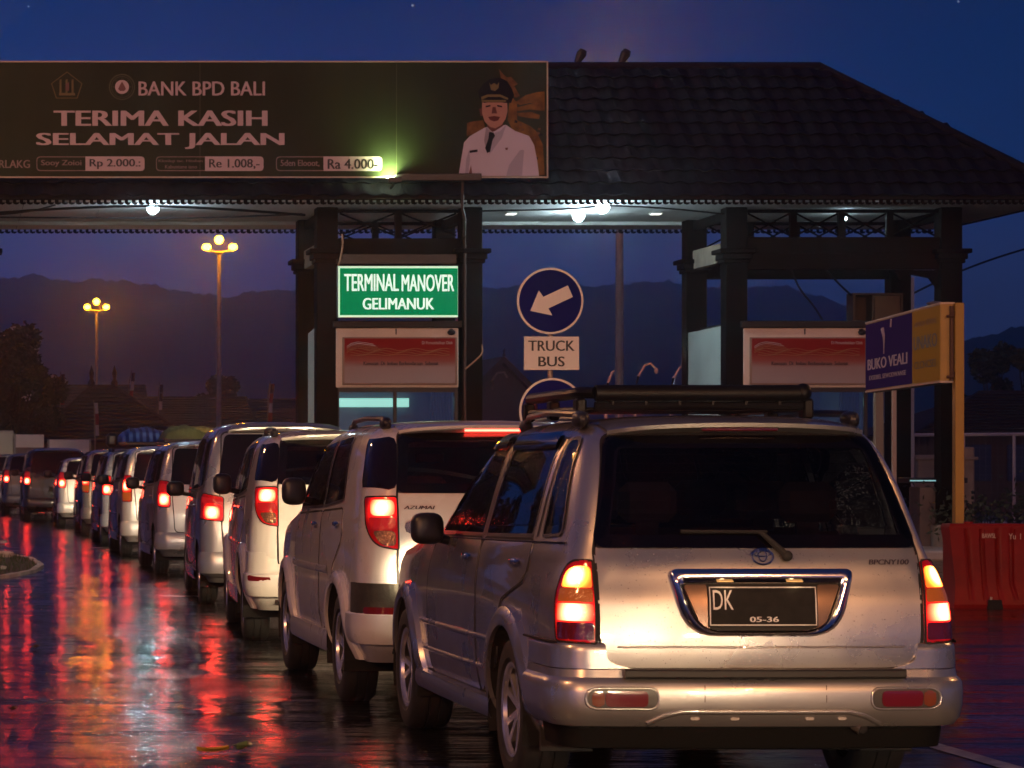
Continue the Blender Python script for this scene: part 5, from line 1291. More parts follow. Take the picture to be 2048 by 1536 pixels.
# portrait print, generic officer in white uniform
skin = M('portrait_skin', (.46, .23, .18), .5, spec=.08); skin2 = M('portrait_skin_shade', (.15, .05, .045), .5, spec=.08); whit = M('portrait_white', (.62, .54, .64), .5, spec=.08); wsh = M('portrait_white_shade', (.42, .37, .48), .5, spec=.08)
orn = M('portrait_gold_leaf', (.20, .085, .012), .5, noise=(6, .5, 4), spec=.08); orn2 = M('portrait_gold_leaf_pale', (.16, .075, .03), .5, noise=(9, .5, 4), spec=.08); navy = M('portrait_navy', (.006, .008, .014), .5, spec=.08)
flat([(1030, 205), (1052, 190), (1075, 184), (1089, 183), (1089, 214), (1060, 206), (1040, 210)], orn, -.0045, 'gilded_wing'); flat([(1030, 216), (1060, 208), (1089, 208), (1089, 222), (1058, 219), (1036, 222)], orn, -.005, 'gilded_wing')
flat([(1034, 226), (1062, 224), (1080, 230), (1078, 238), (1056, 236), (1036, 232)], orn, -.0045, 'gilded_wing'); flat([(998, 138), (1006, 148), (1014, 155), (1022, 154), (1036, 168), (1028, 172), (1040, 192), (1030, 196), (1014, 172), (1002, 158)], orn2, -.0046, 'gilded_spray')
flat([(1020, 190), (1034, 205), (1034, 240), (1060, 252), (1072, 262), (1086, 290), (1089, 350), (1070, 350), (1040, 290), (1015, 240)], orn, -.0041, 'gilded_back')
flat([(934, 246), (945, 243), (966, 240), (972, 262), (950, 268), (933, 272)], orn2, -.0043, 'gilded_back')
for k in range(14):
    x = 1022 + 60 * random.random(); y = 240 + 100 * random.random(); flat([(x, y), (x + 5, y + 2), (x + 4, y + 6), (x - 2, y + 5)], orn2 if k % 2 else navy, -.0052, 'gilded_detail')
flat([(917, 352), (922, 320), (928, 285), (940, 272), (968, 256), (974, 254), (1012, 250), (1030, 262), (1058, 272), (1068, 290), (1074, 320), (1078, 352)], whit, -.0056, 'jacket')
flat([(1040, 300), (1048, 300), (1044, 352), (1012, 352), (1018, 330)], wsh, -.0060, 'jacket_shade'); flat([(938, 300), (940, 318), (936, 350), (930, 350), (932, 320)], wsh, -.0060, 'jacket_shade')
flat([(972, 254), (985, 266), (975, 308), (968, 282)], M('portrait_shirt', (.34, .29, .36), .5, spec=.08), -.0062, 'shirt'); flat([(1012, 250), (1000, 262), (985, 268), (978, 310), (1004, 275)], wsh, -.0061, 'lapel')
flat([(978, 264), (987, 265), (990, 272), (985, 280), (980, 304), (974, 306), (970, 296), (977, 276)], navy, -.0066, 'tie')
flat([(939, 301), (955, 299), (955, 304), (939, 306)], navy, -.0066, 'name_tag'); flat([(942, 330), (945, 352), (936, 352)], M('red_print', (.16, .05, .05), .5), -.0066, 'badge'); flat([(1010, 296), (1016, 295), (1015, 300), (1011, 300)], skin2, -.0066, 'medal')
flat([(976, 240), (1006, 240), (1006, 252), (990, 262), (984, 264), (974, 254)], skin2, -.0064, 'neck')
flat([(964, 205), (1014, 205), (1015, 222), (1011, 238), (1003, 250), (990, 257), (980, 254), (969, 243), (964, 226)], skin, -.0068, 'face'); flat([(958, 218), (964, 216), (966, 232), (961, 232)], skin2, -.0066, 'ear')
flat([(971, 212), (981, 210), (981, 213), (971, 215)], navy, -.0073, 'eye'); flat([(994, 210), (1004, 212), (1004, 215), (994, 213)], navy, -.0073, 'eye'); flat([(985, 214), (991, 214), (994, 227), (983, 227)], skin2, -.0072, 'nose')
flat([(976, 234), (988, 232), (1000, 234), (996, 241), (988, 243), (980, 240)], M('portrait_lips', (.13, .03, .03), .5, spec=.08), -.0073, 'mouth')
flat([(958, 196), (956, 182), (966, 168), (980, 158), (998, 155), (1014, 162), (1024, 178), (1028, 190), (1022, 206), (1010, 206), (990, 203), (968, 206)], navy, -.0076, 'cap')
flat([(962, 194), (975, 189), (1000, 189), (1016, 196), (1016, 200), (1000, 194), (976, 194), (963, 200)], gol, -.0082, 'cap_braid'); flat([(963, 200), (990, 200), (1012, 200), (1012, 204), (963, 204)], gol, -.0082, 'cap_braid')
flat([(978, 165), (982, 170), (988, 166), (994, 170), (998, 164), (997, 176), (990, 182), (982, 180)], gol, -.0082, 'cap_badge')
# floodlight at the foot of the billboard
fl = P(790, 357, BY - .42); e = empty('billboard_floodlight', tuple(fl), 0, label='lit greenish floodlight at the foot of the billboard', cat='floodlight')
m = MB(); m.box(-.10, .10, -.05, .05, -.06, .02, .01); m.build('lamp_housing', blackp, e); m = MB(); m.tube([(0, .03, -.05), (0, .40, -.10)], .02, 6); m.build('bracket', blackp, e)
m = MB(); m.box(-.08, .08, .052, .056, -.05, .012); m.build('lamp_glass', M('lit_flood_glass', (1, 1, .9), .4, emit=(.8, 1., .55), es=6.), e)
light('flood_beam', 'SPOT', (0, .24, .03), 120, (.72, 1., .42), .05, e, (R(122), 0, 0), R(150), 1.)
m = MB(); a = P(790, 350, BY - .1); b = P(962, 362, BY - .1); m.box(a.x, b.x, BY - .16, BY - .06, b.z, a.z + .02, .01); m.build('cable_tray', blackp, None, label='flat black tray across the foot of the billboard over the booth', cat='cable tray')

# ------------------------------------------------------------------ round blue signs and truck bus plate
SY = 33.; steel = M('sign_post', (.30, .22, .19), .5, .4); whs = M('reflective_white', (.80, .70, .66), .4); blu = M('sign_blue', (.004, .006, .13), .55, spec=.08); blk = M('sign_black', (.01, .01, .012), .4)
px0 = P(1102, 602, SY)
e = empty('road_sign', (px0.x, SY, 0), 0, label='round blue arrow sign on a post with TRUCK BUS plate and second disc below', cat='road sign')
m = MB(); m.tube([(0, .04, 0), (0, .04, px0.z + .30)], .03, 10); m.build('post', steel, e, True)
def disc_sign(cx_, cy_, r_, ax_, par):
    cxx = (cx_ - 1102) * SY / F; cz = CH + (VY - cy_) * SY / F; rr = r_ * SY / F
    m = MB(); m.prism([(cxx + rr * math.cos(t), cz + rr * math.sin(t)) for t in np.linspace(0, 2 * math.pi, 48, endpoint=False)], -.012, 0, 'y'); d = m.build('disc', whs, par)
    m = MB(); m.prism([(cxx + rr * .935 * math.cos(t), cz + rr * .935 * math.sin(t)) for t in np.linspace(0, 2 * math.pi, 48, endpoint=False)], -.016, -.013, 'y'); m.build('blue_face', blu, d)
    return d
d = disc_sign(1100, 602, 66.5, 0, e)
arrow = [(1060, 622), (1077, 581), (1086, 594), (1135, 571), (1145, 594), (1096, 617), (1104, 631)]
m = MB(); m.prism([((x - 1102) * SY / F, CH + (VY - y) * SY / F) for x, y in arrow], -.020, -.017, 'y'); m.build('arrow', whs, d)
d2 = disc_sign(1104, 822, 66, 0, e)
arrow2 = [(x + 4, y + 262) for x, y in arrow]
m = MB(); m.prism([((x - 1102) * SY / F, CH + (VY - y) * SY / F) for x, y in arrow2], -.020, -.017, 'y'); m.build('arrow', whs, d2)
def sx(p): return (p - 1102) * SY / F
def sz(p): return CH + (VY - p) * SY / F
m = MB(); m.box(sx(1048), sx(1158), -.012, 0, sz(740), sz(673), .003); pl = m.build('plate', whs, e)
text_obj('TRUCK', sx(1056), sx(1149), sz(702), sz(681), -.015, blk, pl, bold=.02); text_obj('BUS', sx(1076), sx(1129), sz(733), sz(713), -.015, blk, pl, bold=.02)

# ------------------------------------------------------------------ blue and yellow box sign on its post at the right
yel = M('yellow_paint', (.42, .25, .045), .45, noise=(2, .15, 3)); yelf = M('yellow_face', (.42, .28, .055), .9, spec=0.); nav = M('blue_face_print', (.045, .026, .17), .9, spec=0.)
R0 = P(1881, 612, 31.); R1 = P(1732, 645, 35.6); zt0, zt1 = R0.z, R1.z; zb0, zb1 = P(0, 765, 31.).z, P(0, 779, 35.6).z; zt = (zt0 + zt1) / 2; zb = (zb0 + zb1) / 2
e = empty('direction_sign', (R0.x, 31., 0), 0, label='blue and yellow box sign on a tall yellow post at the right', cat='sign')
dv = Vector((R1.x - R0.x, 4.6, 0)); Ls = dv.length; du = dv / Ls; nv = Vector((-du.y, du.x, 0)); TH = .135
def sq(u, v, d=0.):          # u: 0 near end .. 1 far end ; d: outwards towards the road
    return Vector((0, 0, v)) + du * (u * Ls) + nv * d
def sbox(u0, u1, v0, v1, d0, d1, name, mat, par):
    vs = [sq(u, v, d) for d in (d0, d1) for v in (v0, v1) for u in (u0, u1)]
    m = MB(); m.add(vs, [(0, 1, 3, 2), (4, 6, 7, 5), (0, 4, 5, 1), (2, 3, 7, 6), (0, 2, 6, 4), (1, 5, 7, 3)]); return m.build(name, mat, par)
bxs = sbox(0, 1, zb, zt, -TH, 0, 'sign_box', yel, e)
trim = M('sign_trim', (.55, .42, .32), .5)
sbox(-.001, 1.001, zt, zt + .02, -TH - .01, .01, 'trim', trim, bxs); sbox(-.001, 1.001, zb - .02, zb, -TH - .01, .01, 'trim', trim, bxs)
u_m = .345                    # yellow near part, blue far part (by depth)
yf = sbox(.004, u_m - .004, zb + .012, zt - .012, .001, .006, 'yellow_face', yelf, bxs); bf = sbox(u_m, .998, zb + .012, zt - .012, .001, .006, 'blue_face', nav, bxs)
H_ = zt - zb
pt = M('print_pale', (.50, .40, .48), .5); pd = M('print_olive', (.10, .075, .02), .5)
def stx(s, ua, ub, va, vb, mat, par, bold=.02):
    # letters read from far end (left) to near end (right)
    text_obj(s, 0, 1, 0, 1, 0, mat, par, bold=bold, xf=lambda a, b: tuple(sq(ua + (ub - ua) * a, zb + H_ * (va + (vb - va) * b), .009)))
stx('BUKO VEALI', .965, .40, .30, .46, pt, bf, .035); stx('EXSEIBEL SEWODWANSE', .94, .42, .15, .215, pt, bf, .02)
stx('UNAKO', .32, .03, .46, .64, pd, yf, .03); stx('ARMADA VIEWING', .31, .04, .77, .84, M('print_brown', (.22, .10, .03), .5), yf, .01); stx('CLCNCSEI', .31, .05, .20, .30, pd, yf, .02)
m = MB(); m.tube([sq(.72, zb + H_ * .50, .012), sq(.715, zb + H_ * .75, .012), sq(.73, zb + H_ * .86, .012)], .02, 5, rs=[.008, .02, .03]); m.build('emblem_mark', pt, bf)
m = MB(); m.tube([sq(.62, zb + H_ * .86, .012), sq(.615, zb + H_ * .97, .012)], .012, 5); m.build('emblem_mark', pt, bf)
pxp = P(1914, 700, 31.); xo = pxp.x - R0.x
m = MB(); m.box(xo - .045, xo + .05, -.08, .02, 0, zt + .01, .006); m.build('post', yel, e)
m = MB(); m.box(xo - .085, xo - .05, -.05, .0, zb + .0, zt - .02, .004); m.build('back_rail', M('rusty_steel', (.10, .05, .03), .7), e)
for z in (zt - .13, zb + .04):
    m = MB(); m.tube([(.06, -.02, z), (xo - .06, -.06, z), (xo - .05, -.05, z + .05)], .018, 6); m.build('clamp', M('rusty_steel', (.10, .05, .03), .7), e)
m = MB(); m.ellipsoid(sq(.12, zt + .035, -.05), (.10, .08, .025), 10, 6); m.build('cap_light', M('grey_steel', (.2, .19, .2), .5, .5), e, True)
# thin posts by the booth
for px, wpx, top, Yp, lb, cl in ((1757, 16, 760, 43.0, 'wide beige post under the blue sign', (.28, .24, .18)), (1788, 8, 760, 42.5, 'thin pale post under the blue sign', (.42, .34, .28)), (1824, 7, 555, 52., 'thin white pipe post right of the booth', (.42, .38, .42))):
    a = P(px, top, Yp); m = MB(); r_ = wpx * Yp / F / 2; m.box(-r_, r_, -r_, r_, 0, a.z, .004); o = m.build('post', M('post_paint_' + str(px), cl, .5), None, label=lb, cat='post', group='posts beside the right booth'); o.location = (a.x, Yp, 0); o.name = 'booth_post'
# wall box on the back column
a = P(1706, 642, 46.6); b = P(1806, 586, 46.6); e = empty('equipment_cabinet', (a.x, 46.6, a.z), 0, label='open brown equipment cabinet hung between booth and back column', cat='cabinet'); w = b.x - a.x; hh = b.z - a.z
cb = M('cabinet_brown', (.05, .032, .022), .6)
m = MB(); m.box(0, w, .3, .34, 0, hh); m.box(0, .04, 0, .3, 0, hh); m.box(w * .38, w * .42, 0, .3, 0, hh); m.box(w - .04, w, 0, .3, 0, hh); m.box(.041, w - .041, 0, .3, hh - .03, hh); m.build('casing', cb, e)
m = MB(); m.box(w * .43, w - .05, -.01, .02, .01, hh - .04, .005); m.build('door', M('cabinet_door', (.08, .05, .03), .5), e)
m = MB(); m.box(w * .1, w * .16, -.02, .3, -.6, -.002); m.box(w * .8, w * .86, -.02, .3, -.6, -.002); m.build('support', cb, e)
a = P(1842, 1085, 45.5); e = empty('control_cabinet', (a.x, 45.5, 0), 0, label='grey control cabinet with a cyan lit edge beside the right column', cat='cabinet'); w = 48 * 45.5 / F
m = MB(); m.box(-.02, w, 0, .5, .15, CH + (VY - 974) * 45.5 / F, .01); m.build('cabinet_body', M('cabinet_grey', (.16, .13, .12), .5), e)
zt_ = CH + (VY - 962) * 45.5 / F; m = MB(); m.box(-.2, w + .35, -.02, .5, zt_ - .03, zt_ + .05, .01); m.build('counter', blackp, e); m = MB(); m.box(-.18, w + .10, -.028, -.022, zt_ - .004, zt_ + .014); m.build('lit_edge', M('lit_cyan_edge', (.3, .7, .7), .4, emit=(.35, .75, .8), es=.55), e)

# ------------------------------------------------------------------ red water barrier
a = P(1890, 1213, 29.8); Yb = 29.8; w = 155 * Yb / F; hb = 168 * Yb / F
redp = M('barrier_red_plastic', (.20, .006, .005), .5, spec=.25, noise=(3, .25, 4), bump=(40, .15, .003))
def barrier(X, Y, rz, label):
    e = empty('plastic_barrier', (X, Y, 0), rz, label=label, cat='barrier')
    rows = []; prof = [(0, .0, .26), (.05, .0, .27), (.10, .02, .25), (.30, .07, .18), (.80, .03, .12), (.94, .0, .13), (.97, .0, .13), (1., .02, .11)]
    nx = 48
    for f, inset, th in prof:
        r_ = []
        for k in range(nx + 1):
            u = k / nx; x = u * (w - 2 * inset * .6) + inset * .6; g = 0
            if .12 < f < .90:
                for c in (.22, .42, .62, .82):
                    d = abs(u - c); g = max(g, .045 * max(0, 1 - (d / .035) ** 2))
            r_.append((x, -th + g, f * hb))
        rows.append(r_)
    m = MB().grid(rows); back = [[(x, -y, z) for x, y, z in r_] for r_ in rows]; m.grid(back)
    m.add([rows[-1][0], rows[-1][-1], back[-1][-1], back[-1][0]], [(0, 1, 2, 3)])
    for i in range(len(rows) - 1):
        for k in (0, -1): m.add([rows[i][k], back[i][k], back[i + 1][k], rows[i + 1][k]], [(0, 1, 2, 3)])
    b = m.build('barrier_body', redp, e, True, 35)
    m = MB(); m.prism([(w * .42, .0), (w * .44, .09), (w * .60, .09), (w * .62, 0)], -.285, -.262, 'y'); m.build('forklift_slot', seamm, e)
    m = MB(); m.tube([(w * .3, 0, hb), (w * .3, 0, hb + .02)], .045, 12); m.build('filler_cap', redp, e, True)
    text_obj('BAWSL', w * .42, w * .60, hb * .83, hb * .885, -.131, M('barrier_print', (.5, .38, .33), .5), e, bold=.03); text_obj('Yu  I', w * .76, w * .92, hb * .815, hb * .885, -.131, M('barrier_print', (.5, .38, .33), .5), e, bold=.02)
    m = MB(); m.tube([(w * .47, -.27, .05), (w * .475, -.27, .12)], .012, 6); m.build('water_plug', M('barrier_print', (.5, .38, .33), .5), e)
    return e
barrier(a.x, Yb, .0, 'red plastic water barrier standing right of the silver car')

# ------------------------------------------------------------------ white fence at the right
FY = 58.; a = P(1826, 870, FY); e = empty('pipe_fence', (a.x, FY, 0), 0, label='white pipe fence with mesh at the right behind the gate column', cat='fence'); wf = M('white_pipe', (.45, .42, .46), .5)
Lf = 7.; 
m = MB(); m.tube([(0, 0, a.z), (Lf, 0, a.z + .05)], .035, 8); m.build('rail', wf, e, True)
m = MB(); m.tube([(0, 0, .25), (Lf, 0, .25)], .03, 8); m.build('rail', wf, e, True)
for k in range(8):
    m = MB(); m.tube([(k * 1.0, 0, 0), (k * 1.0, 0, a.z + k * .007)], .032, 8); m.build('post', wf, e, True)
m = MB(); 
for k in range(int(Lf / .12)): m.box(k * .12 - .002, k * .12 + .002, -.002, .002, .25, a.z)
for k in range(9): m.box(0, Lf, -.0015, .0015, .3 + k * .18, .304 + k * .18)
m.build('wire_mesh', M('grey_wire', (.12, .12, .14), .5, .5), e)
for px, lb in ((1938, 'small beige stone gatepost behind the pipe fence'), (1868, 'pale lit doorway post left of the column')):
    a = P(px, 900, 56.); m = MB(); m.box(-.22, .22, -.2, .2, 0, 1.75 if px > 1900 else 1.6, .03); m.box(-.27, .27, -.25, .25, 1.5, 1.56, .01); o = m.build('gatepost', M('stone_post', (.30, .22, .16), .7, noise=(3, .3, 4)), None, label=lb, cat='gatepost', group='gateposts behind the fence'); o.location = (a.x, 56.5, 0)
# ------------------------------------------------------------------ the queue of cars
def carpos(px_left, Zr, half): return (px_left - VX) * Zr / F + half
# first: silver large SUV
S1 = large_suv(); car1, h1, tg1, body1 = build_car('large_suv', ((1525 - VX) * 12.6 / F, 12.6, 0), R(.9), S1, 'silver large off-roader nearest the camera, black roof basket, dark plate', 'car', 'cars queuing for the toll gate')
# number plate garnish (chrome surround), recess, plate
def rp(pts, off): return [h1.rear(x, z, off) for x, z in pts]
outer = round_poly([(-.33, .742), (.325, .742), (.405, 1.025), (-.405, 1.025)], (.13, .13, .045, .045), 8)
inner = round_poly([(-.275, .765), (.27, .765), (.345, .968), (-.345, .968)], (.10, .10, .02, .02), 8)
m = MB(); n = len(outer)
rings_ = [rp(outer, .006), rp([(x * .99, z) for x, z in outer], .03), [a.lerp(b, .5) + Vector((0, -.012, 0)) for a, b in zip(rp(outer, .03), rp(inner, .03))], rp(inner, .026), rp(inner, .008)]
m.grid(rings_, True); gar = m.build('plate_surround', chrome, tg1, True, 60)
patch(MB(), inner, h1.rear, .009, 16, 10, 0).build('plate_recess', M('recess_plastic', (.012, .011, .010), .5, spec=.2), gar, True)
for sg in (-1, 1):
    pl = [(sg * .222, .775), (sg * .262, .775), (sg * .338, .96), (sg * .235, .96)]
    patch(MB(), round_poly(pl, .01), h1.rear, .016, 6, 6, .006).build('reflex_panel', M('smoked_chrome', (.12, .085, .07), .25, .9), gar, True)
pw = [(-.236, .782), (.236, .782), (.236, .955), (-.236, .955)]
plate = patch(MB(), pw, h1.rear, .022, 4, 4, .008); po = plate.build('number_plate', platem, car1)
ribbon(MB(), [(-.228, .79), (.228, .79), (.228, .947), (-.228, .947)], h1.rear, .005, .0235, True).build('plate_border', platet, po)
def on_rear(off): return lambda a, b: tuple(h1.rear(a, b, off))
text_obj('DK', -.215, -.128, .855, .935, 0, platet, po, bold=.0, xf=on_rear(.0245)); text_obj('05-36', -.06, .065, .803, .825, 0, platet, po, bold=.02, xf=on_rear(.0245))
for x in (-.16, .14):
    v = h1.rear(x, .962, .024); MB().box(v.x - .035, v.x + .035, v.y - .008, v.y + .008, v.z + .008, v.z + .014, .002).build('plate_lamp', M('lit_plate_lamp', (.6, .4, .2), .4, emit=(1, .50, .14), es=.45), gar)
    light('plate_light', 'POINT', (v.x, v.y - .03, v.z - .012), .03, (1, .7, .35), .01, car1)
# emblem: ellipse ring with inner loops
def ell(cx_, cz_, a, b, r_, n=28): return [h1.rear(cx_ + a * math.cos(t), cz_ + b * math.sin(t), .016) for t in np.linspace(0, 2 * math.pi, n)]
cx0, cz0 = .012, 1.078
m = MB(); m.tube(ell(cx0, cz0, .046, .032, .005), .0045, 6); m.tube(ell(cx0, cz0 + .004, .018, .024, .004), .0035, 6); m.tube(ell(cx0, cz0 + .012, .038, .012, .004), .0035, 6); em = m.build('emblem', chrome, tg1, True)
text_obj('BPCNY100', .475, .655, 1.045, 1.066, 0, M('badge_chrome', (.10, .08, .10), .3, .6), tg1, 'badge', bold=.03, shear=.2, xf=on_rear(.011))
# crease, number plate lights done; lower crease of the tailgate
ribbon(MB(), [(-.62, .695), (.62, .695)], h1.rear, .012, .006, h=.006).build('tailgate_crease', S1['paint'], tg1, True, 60)
# wiper
v0 = h1.rear(.115, 1.075, .03); v1 = h1.rear(.02, 1.165, .035); v2 = h1.rear(-.33, 1.18, .028); v3 = h1.rear(.04, 1.178, .028)
m = MB(); m.tube([v0, v1, v2.lerp(v3, .9)], .012, 8, rs=[.016, .011, .007]); m.ellipsoid(v0, (.024, .018, .024), 10, 8); m.tube([v2, v3], .008, 6); m.build('rear_wiper', rubber, tg1, True)
# heated glass lines and dark band over the rear window
for k in range(9):
    z = 1.20 + k * .04; ribbon(MB(), [(-.60 + k * .004, z), (.60 - k * .004, z)], h1.rear, .0016, .0085, step=.1).build('heater_line', M('heater_line', (.10, .06, .04), .5), tg1)
patch(MB(), [(-.33, 1.245), (-.33, 1.25), (-.32, 1.25), (-.32, 1.245)], h1.rear, .009, 2, 2, 0)
# bumper step pad, fog reflectors, lower trapezoid, tow eye, exhaust
band(MB(), h1, .60, -.60, .60, [(.604, .004), (.602, .075), (.596, .082), (.572, .082), (.562, .07), (.562, .03)], 40).build('bumper_step', M('step_rubber', (.015, .014, .014), .55), car1, True, 30)
def bwrap(u, z, off=0.):
    p = h1.s_pt(u, .60); a = h1.s_pt(u - .01, .60); b = h1.s_pt(u + .01, .60); d = b - a; nn = Vector((d.y, -d.x, 0)).normalized()
    if nn.dot(p - Vector((0, 2.2, .6))) < 0: nn = -nn
    base = float(np.interp(z, [.34, .355, .385, .44, .50, .54], [-.05, .02, .045, .058, .060, .056]))
    q = p + nn * (base + off); return Vector((q.x, q.y, z))
for sg in (-1, 1):
    pl = [(sg * .455, .430), (sg * .755, .430), (sg * .755, .522), (sg * .455, .522)]
    su = patch(MB(), round_poly(pl, .045, 7), bwrap, .002, 8, 8, 0).build('fog_recess', M('recess_dark', (.05, .045, .04), .4), car1, True)
    ribbon(MB(), round_poly(pl, .045, 7), bwrap, .012, .002, True, .04, .006).build('recess_rim', S1['paint'], su, True, 60)
    patch(MB(), round_poly([(sg * .50, .442), (sg * .68, .442), (sg * .68, .510), (sg * .50, .510)], .02, 5), bwrap, .008, 6, 6, .006).build('red_reflector', M('reflector_red', (.11, .005, .005), .15, coat=.8, emit=(1, .03, .01), es=.02), su, True)
    patch(MB(), round_poly([(sg * .683, .442), (sg * .738, .442), (sg * .738, .510), (sg * .683, .510)], .02, 5), bwrap, .008, 4, 4, .006).build('amber_reflector', M('reflector_amber', (.16, .035, .006), .15, coat=.8, emit=(1, .2, .02), es=.02), su, True)
    ribbon(MB(), [(sg * .26, .535), (sg * .26, .425)], bwrap, .004, .001).build('bumper_seam', M('soft_seam', (.10, .08, .07), .6), car1)
ribbon(MB(), [(-.50, .365), (-.43, .40), (-.36, .418), (.36, .418), (.43, .40), (.50, .365)], bwrap, .024, .002, h=.012).build('lower_valance_edge', S1['paint'], car1, True, 60)
for x in (-.30, -.13, .19, .33):
    patch(MB(), round_poly([(x - .02, .385), (x + .02, .385), (x + .02, .397), (x - .02, .397)], .005), bwrap, .006, 3, 2, .006).build('sensor_slot', M('pale_slot', (.55, .5, .45), .4), car1)
m = MB(); m.tube([(.395, .09, .385), (.41, .04, .36), (.435, .02, .345)], .022, 10, rs=[.02, .026, .03]); m.lathe_x([(0, 0)], 0, 0, 3) if False else None; ex = m.build('exhaust_pipe', M('dull_steel', (.35, .30, .26), .35, .8), car1, True)
m = MB(); m.ellipsoid((.436, .008, .344), (.022, .006, .022), 12, 6); m.build('exhaust_bore', seamm, ex)
m = MB(); m.box(-.55, .55, .2, .9, .235, .34, .04); m.tube([(-.75, 1.02, .34), (.75, 1.02, .34)], .05, 8); m.build('rear_axle', under, car1)
m = MB(); m.tube([(-.42, .18, .30), (-.36, .6, .28)], .05, 8); m.build('silencer', M('under_grey', (.05, .04, .03), .6), car1)
m = MB(); m.box(.34, .365, .10, .16, .25, .36); m.build('hanger', M('under_grey', (.05, .04, .03), .6), car1)
for sg in (-1, 1):
    m = MB(); m.box(sg * .60, sg * .84, .55, .565, .19, .50, .006); m.build('mud_flap', rubber, car1)
band(MB(), h1, .36, -1.12, 1.12, [(.366, .004), (.355, .022), (.30, .016), (.255, .008), (.245, -.06)], 60).build('lower_apron', M('apron_plastic', (.006, .006, .006), .7, spec=.08), car1, True, 40)
# upper bumper corners rise beside the tailgate
def bup(u, z, off=0.):
    p = h1.s_pt(u, .60); a = h1.s_pt(u - .01, .60); b = h1.s_pt(u + .01, .60); d = b - a; nn = Vector((d.y, -d.x, 0)).normalized()
    if nn.dot(p - Vector((0, 2.2, .6))) < 0: nn = -nn
    q = p + nn * (float(np.interp(z, [.60, .69, .705, .714], [.028, .026, .020, .008])) + off); return Vector((q.x, q.y, z))
for sg in (-1, 1):
    pl = round_poly([(sg * .672, .714), (sg * 1.30, .714), (sg * 1.30, .602), (sg * .56, .602), (sg * .672, .63)], [.02, 0, 0, 0, .09], 8)
    patch(MB(), pl, bup, 0., 30, 12, .03).build('bumper_corner', S1['paint'], car1, True, 40)
for fn in (h1.side(-1), h1.side(1)):
    ribbon(MB(), [(.10, .712), (.62, .712)], fn, .012, .028, h=.004).build('bumper_crease', seamm, car1)
# fuel flap, side repeater and black window trim
for fn, sg in ((h1.side(-1), -1), (h1.side(1), 1)):
    ribbon(MB(), [(.30, 1.135), (.75, 1.128), (1.8, 1.112), (2.95, 1.095)], fn, .010, .006, h=.006).build('waist_trim', blackp, car1, True, 60)
    ribbon(MB(), [(1.76, 1.13), (1.73, 1.60)], fn, .07, .0075).build('door_pillar_trim', blackp, car1)
    ribbon(MB(), [(.74, 1.15), (.755, 1.59)], fn, .05, .0055).build('pillar_seam', S1['paint'], car1)
    for ua in ((.80, 1.64), (1.82, 2.40)):
        ribbon(MB(), [(ua[0], 1.585), (ua[1], 1.575)], fn, .07, .022, h=.004).build('wind_deflector', M('smoked_plastic', (.01, .008, .012), .12, coat=.5), car1, True)
# rain beads standing on the paint of the first two cars
def beads(h, car, n, seed, zr, xm, ys):
    rg = random.Random(seed); m = MB()
    def dome(p, nn, r):
        a = nn.orthogonal().normalized(); b = nn.cross(a); vs = [p + (a * math.cos(t) + b * math.sin(t)) * r for t in [k * math.pi / 3 for k in range(6)]] + [p + (a * math.cos(t) + b * math.sin(t)) * r * .6 + nn * r * .42 for t in [k * math.pi / 3 for k in range(6)]] + [p + nn * r * .55]
        m.add(vs, [(k, (k + 1) % 6, 6 + (k + 1) % 6, 6 + k) for k in range(6)] + [(6 + k, 6 + (k + 1) % 6, 12) for k in range(6)])
    L_ = h.side(-1)
    for i in range(n):
        r = .0010 + .0022 * rg.random() ** 2.5; k = rg.random()
        if k < .5:
            x, z = rg.uniform(-xm, xm), rg.uniform(*zr); p = h.rear(x, z, .0058); q = h.rear(x, z, .02); dome(p, (q - p).normalized(), r)
        else:
            y, z = rg.uniform(*ys), rg.uniform(.55, 1.10)
            if any(math.hypot(y - w_, z - .345) < .52 for w_ in (1.02, 3.82)): continue
            p = L_(y, z, .0048); q = L_(y, z, .02); dome(p, (q - p).normalized(), r)
    m.build('rain_beads', M('rain_bead', (.45, .44, .43), .08, .5, coat=1., coat_rough=.01), car, True, 180, kind='stuff')
beads(h1, car1, 1700, 3, (.62, 1.10), .66, (.25, 4.2))
# roof basket
rk = M('black_rack', (.005, .005, .007), .45, spec=.2)
zr_ = 1.735; x0, x1, y0, y1 = -.555, .50, .95, 2.25
m = MB(); m.tube([(x0 + .06, y0, zr_ + .075), (x1 - .03, y0, zr_ + .075)], .038, 14); rb_ = m.build('rack_rear_bar', rk, car1, True)
m = MB(); m.tube([(x0 + .06, y0 + .01, zr_ + .015), (x1 - .03, y0 + .01, zr_ + .015)], .020, 8); m.build('rack_lower_bar', rk, rb_, True)
for sg, x in ((-1, x0), (1, x1)):
    m = MB(); m.tube([(x - sg * .06, y0, zr_ + .075), (x - sg * .012, y0 + .06, zr_ + .078), (x, y0 + .16, zr_ + .075), (x, y1 - .2, zr_ + .07), (x - sg * .05, y1, zr_ + .02)], .028, 10); m.build('rack_side_bar', rk, rb_, True)
    m = MB(); m.tube([(x, y0 + .1, zr_ + .0), (x, y1 - .1, zr_ + .0)], .014, 8); m.build('rack_lower_bar', rk, rb_, True)
    for y in (y0 + .05, y0 + .6, y1 - .15):
        m = MB(); m.box(x - .025, x + .025, y - .04, y + .04, 1.69, zr_ + .05, .01); m.build('rack_foot', rk, rb_)
for k in range(9):
    y = y0 + .1 + k * .13; m = MB(); m.box(x0 + .02, x1 - .02, y - .018, y + .018, zr_ - .005, zr_ + .010, .003); m.build('rack_slat', rk, rb_)
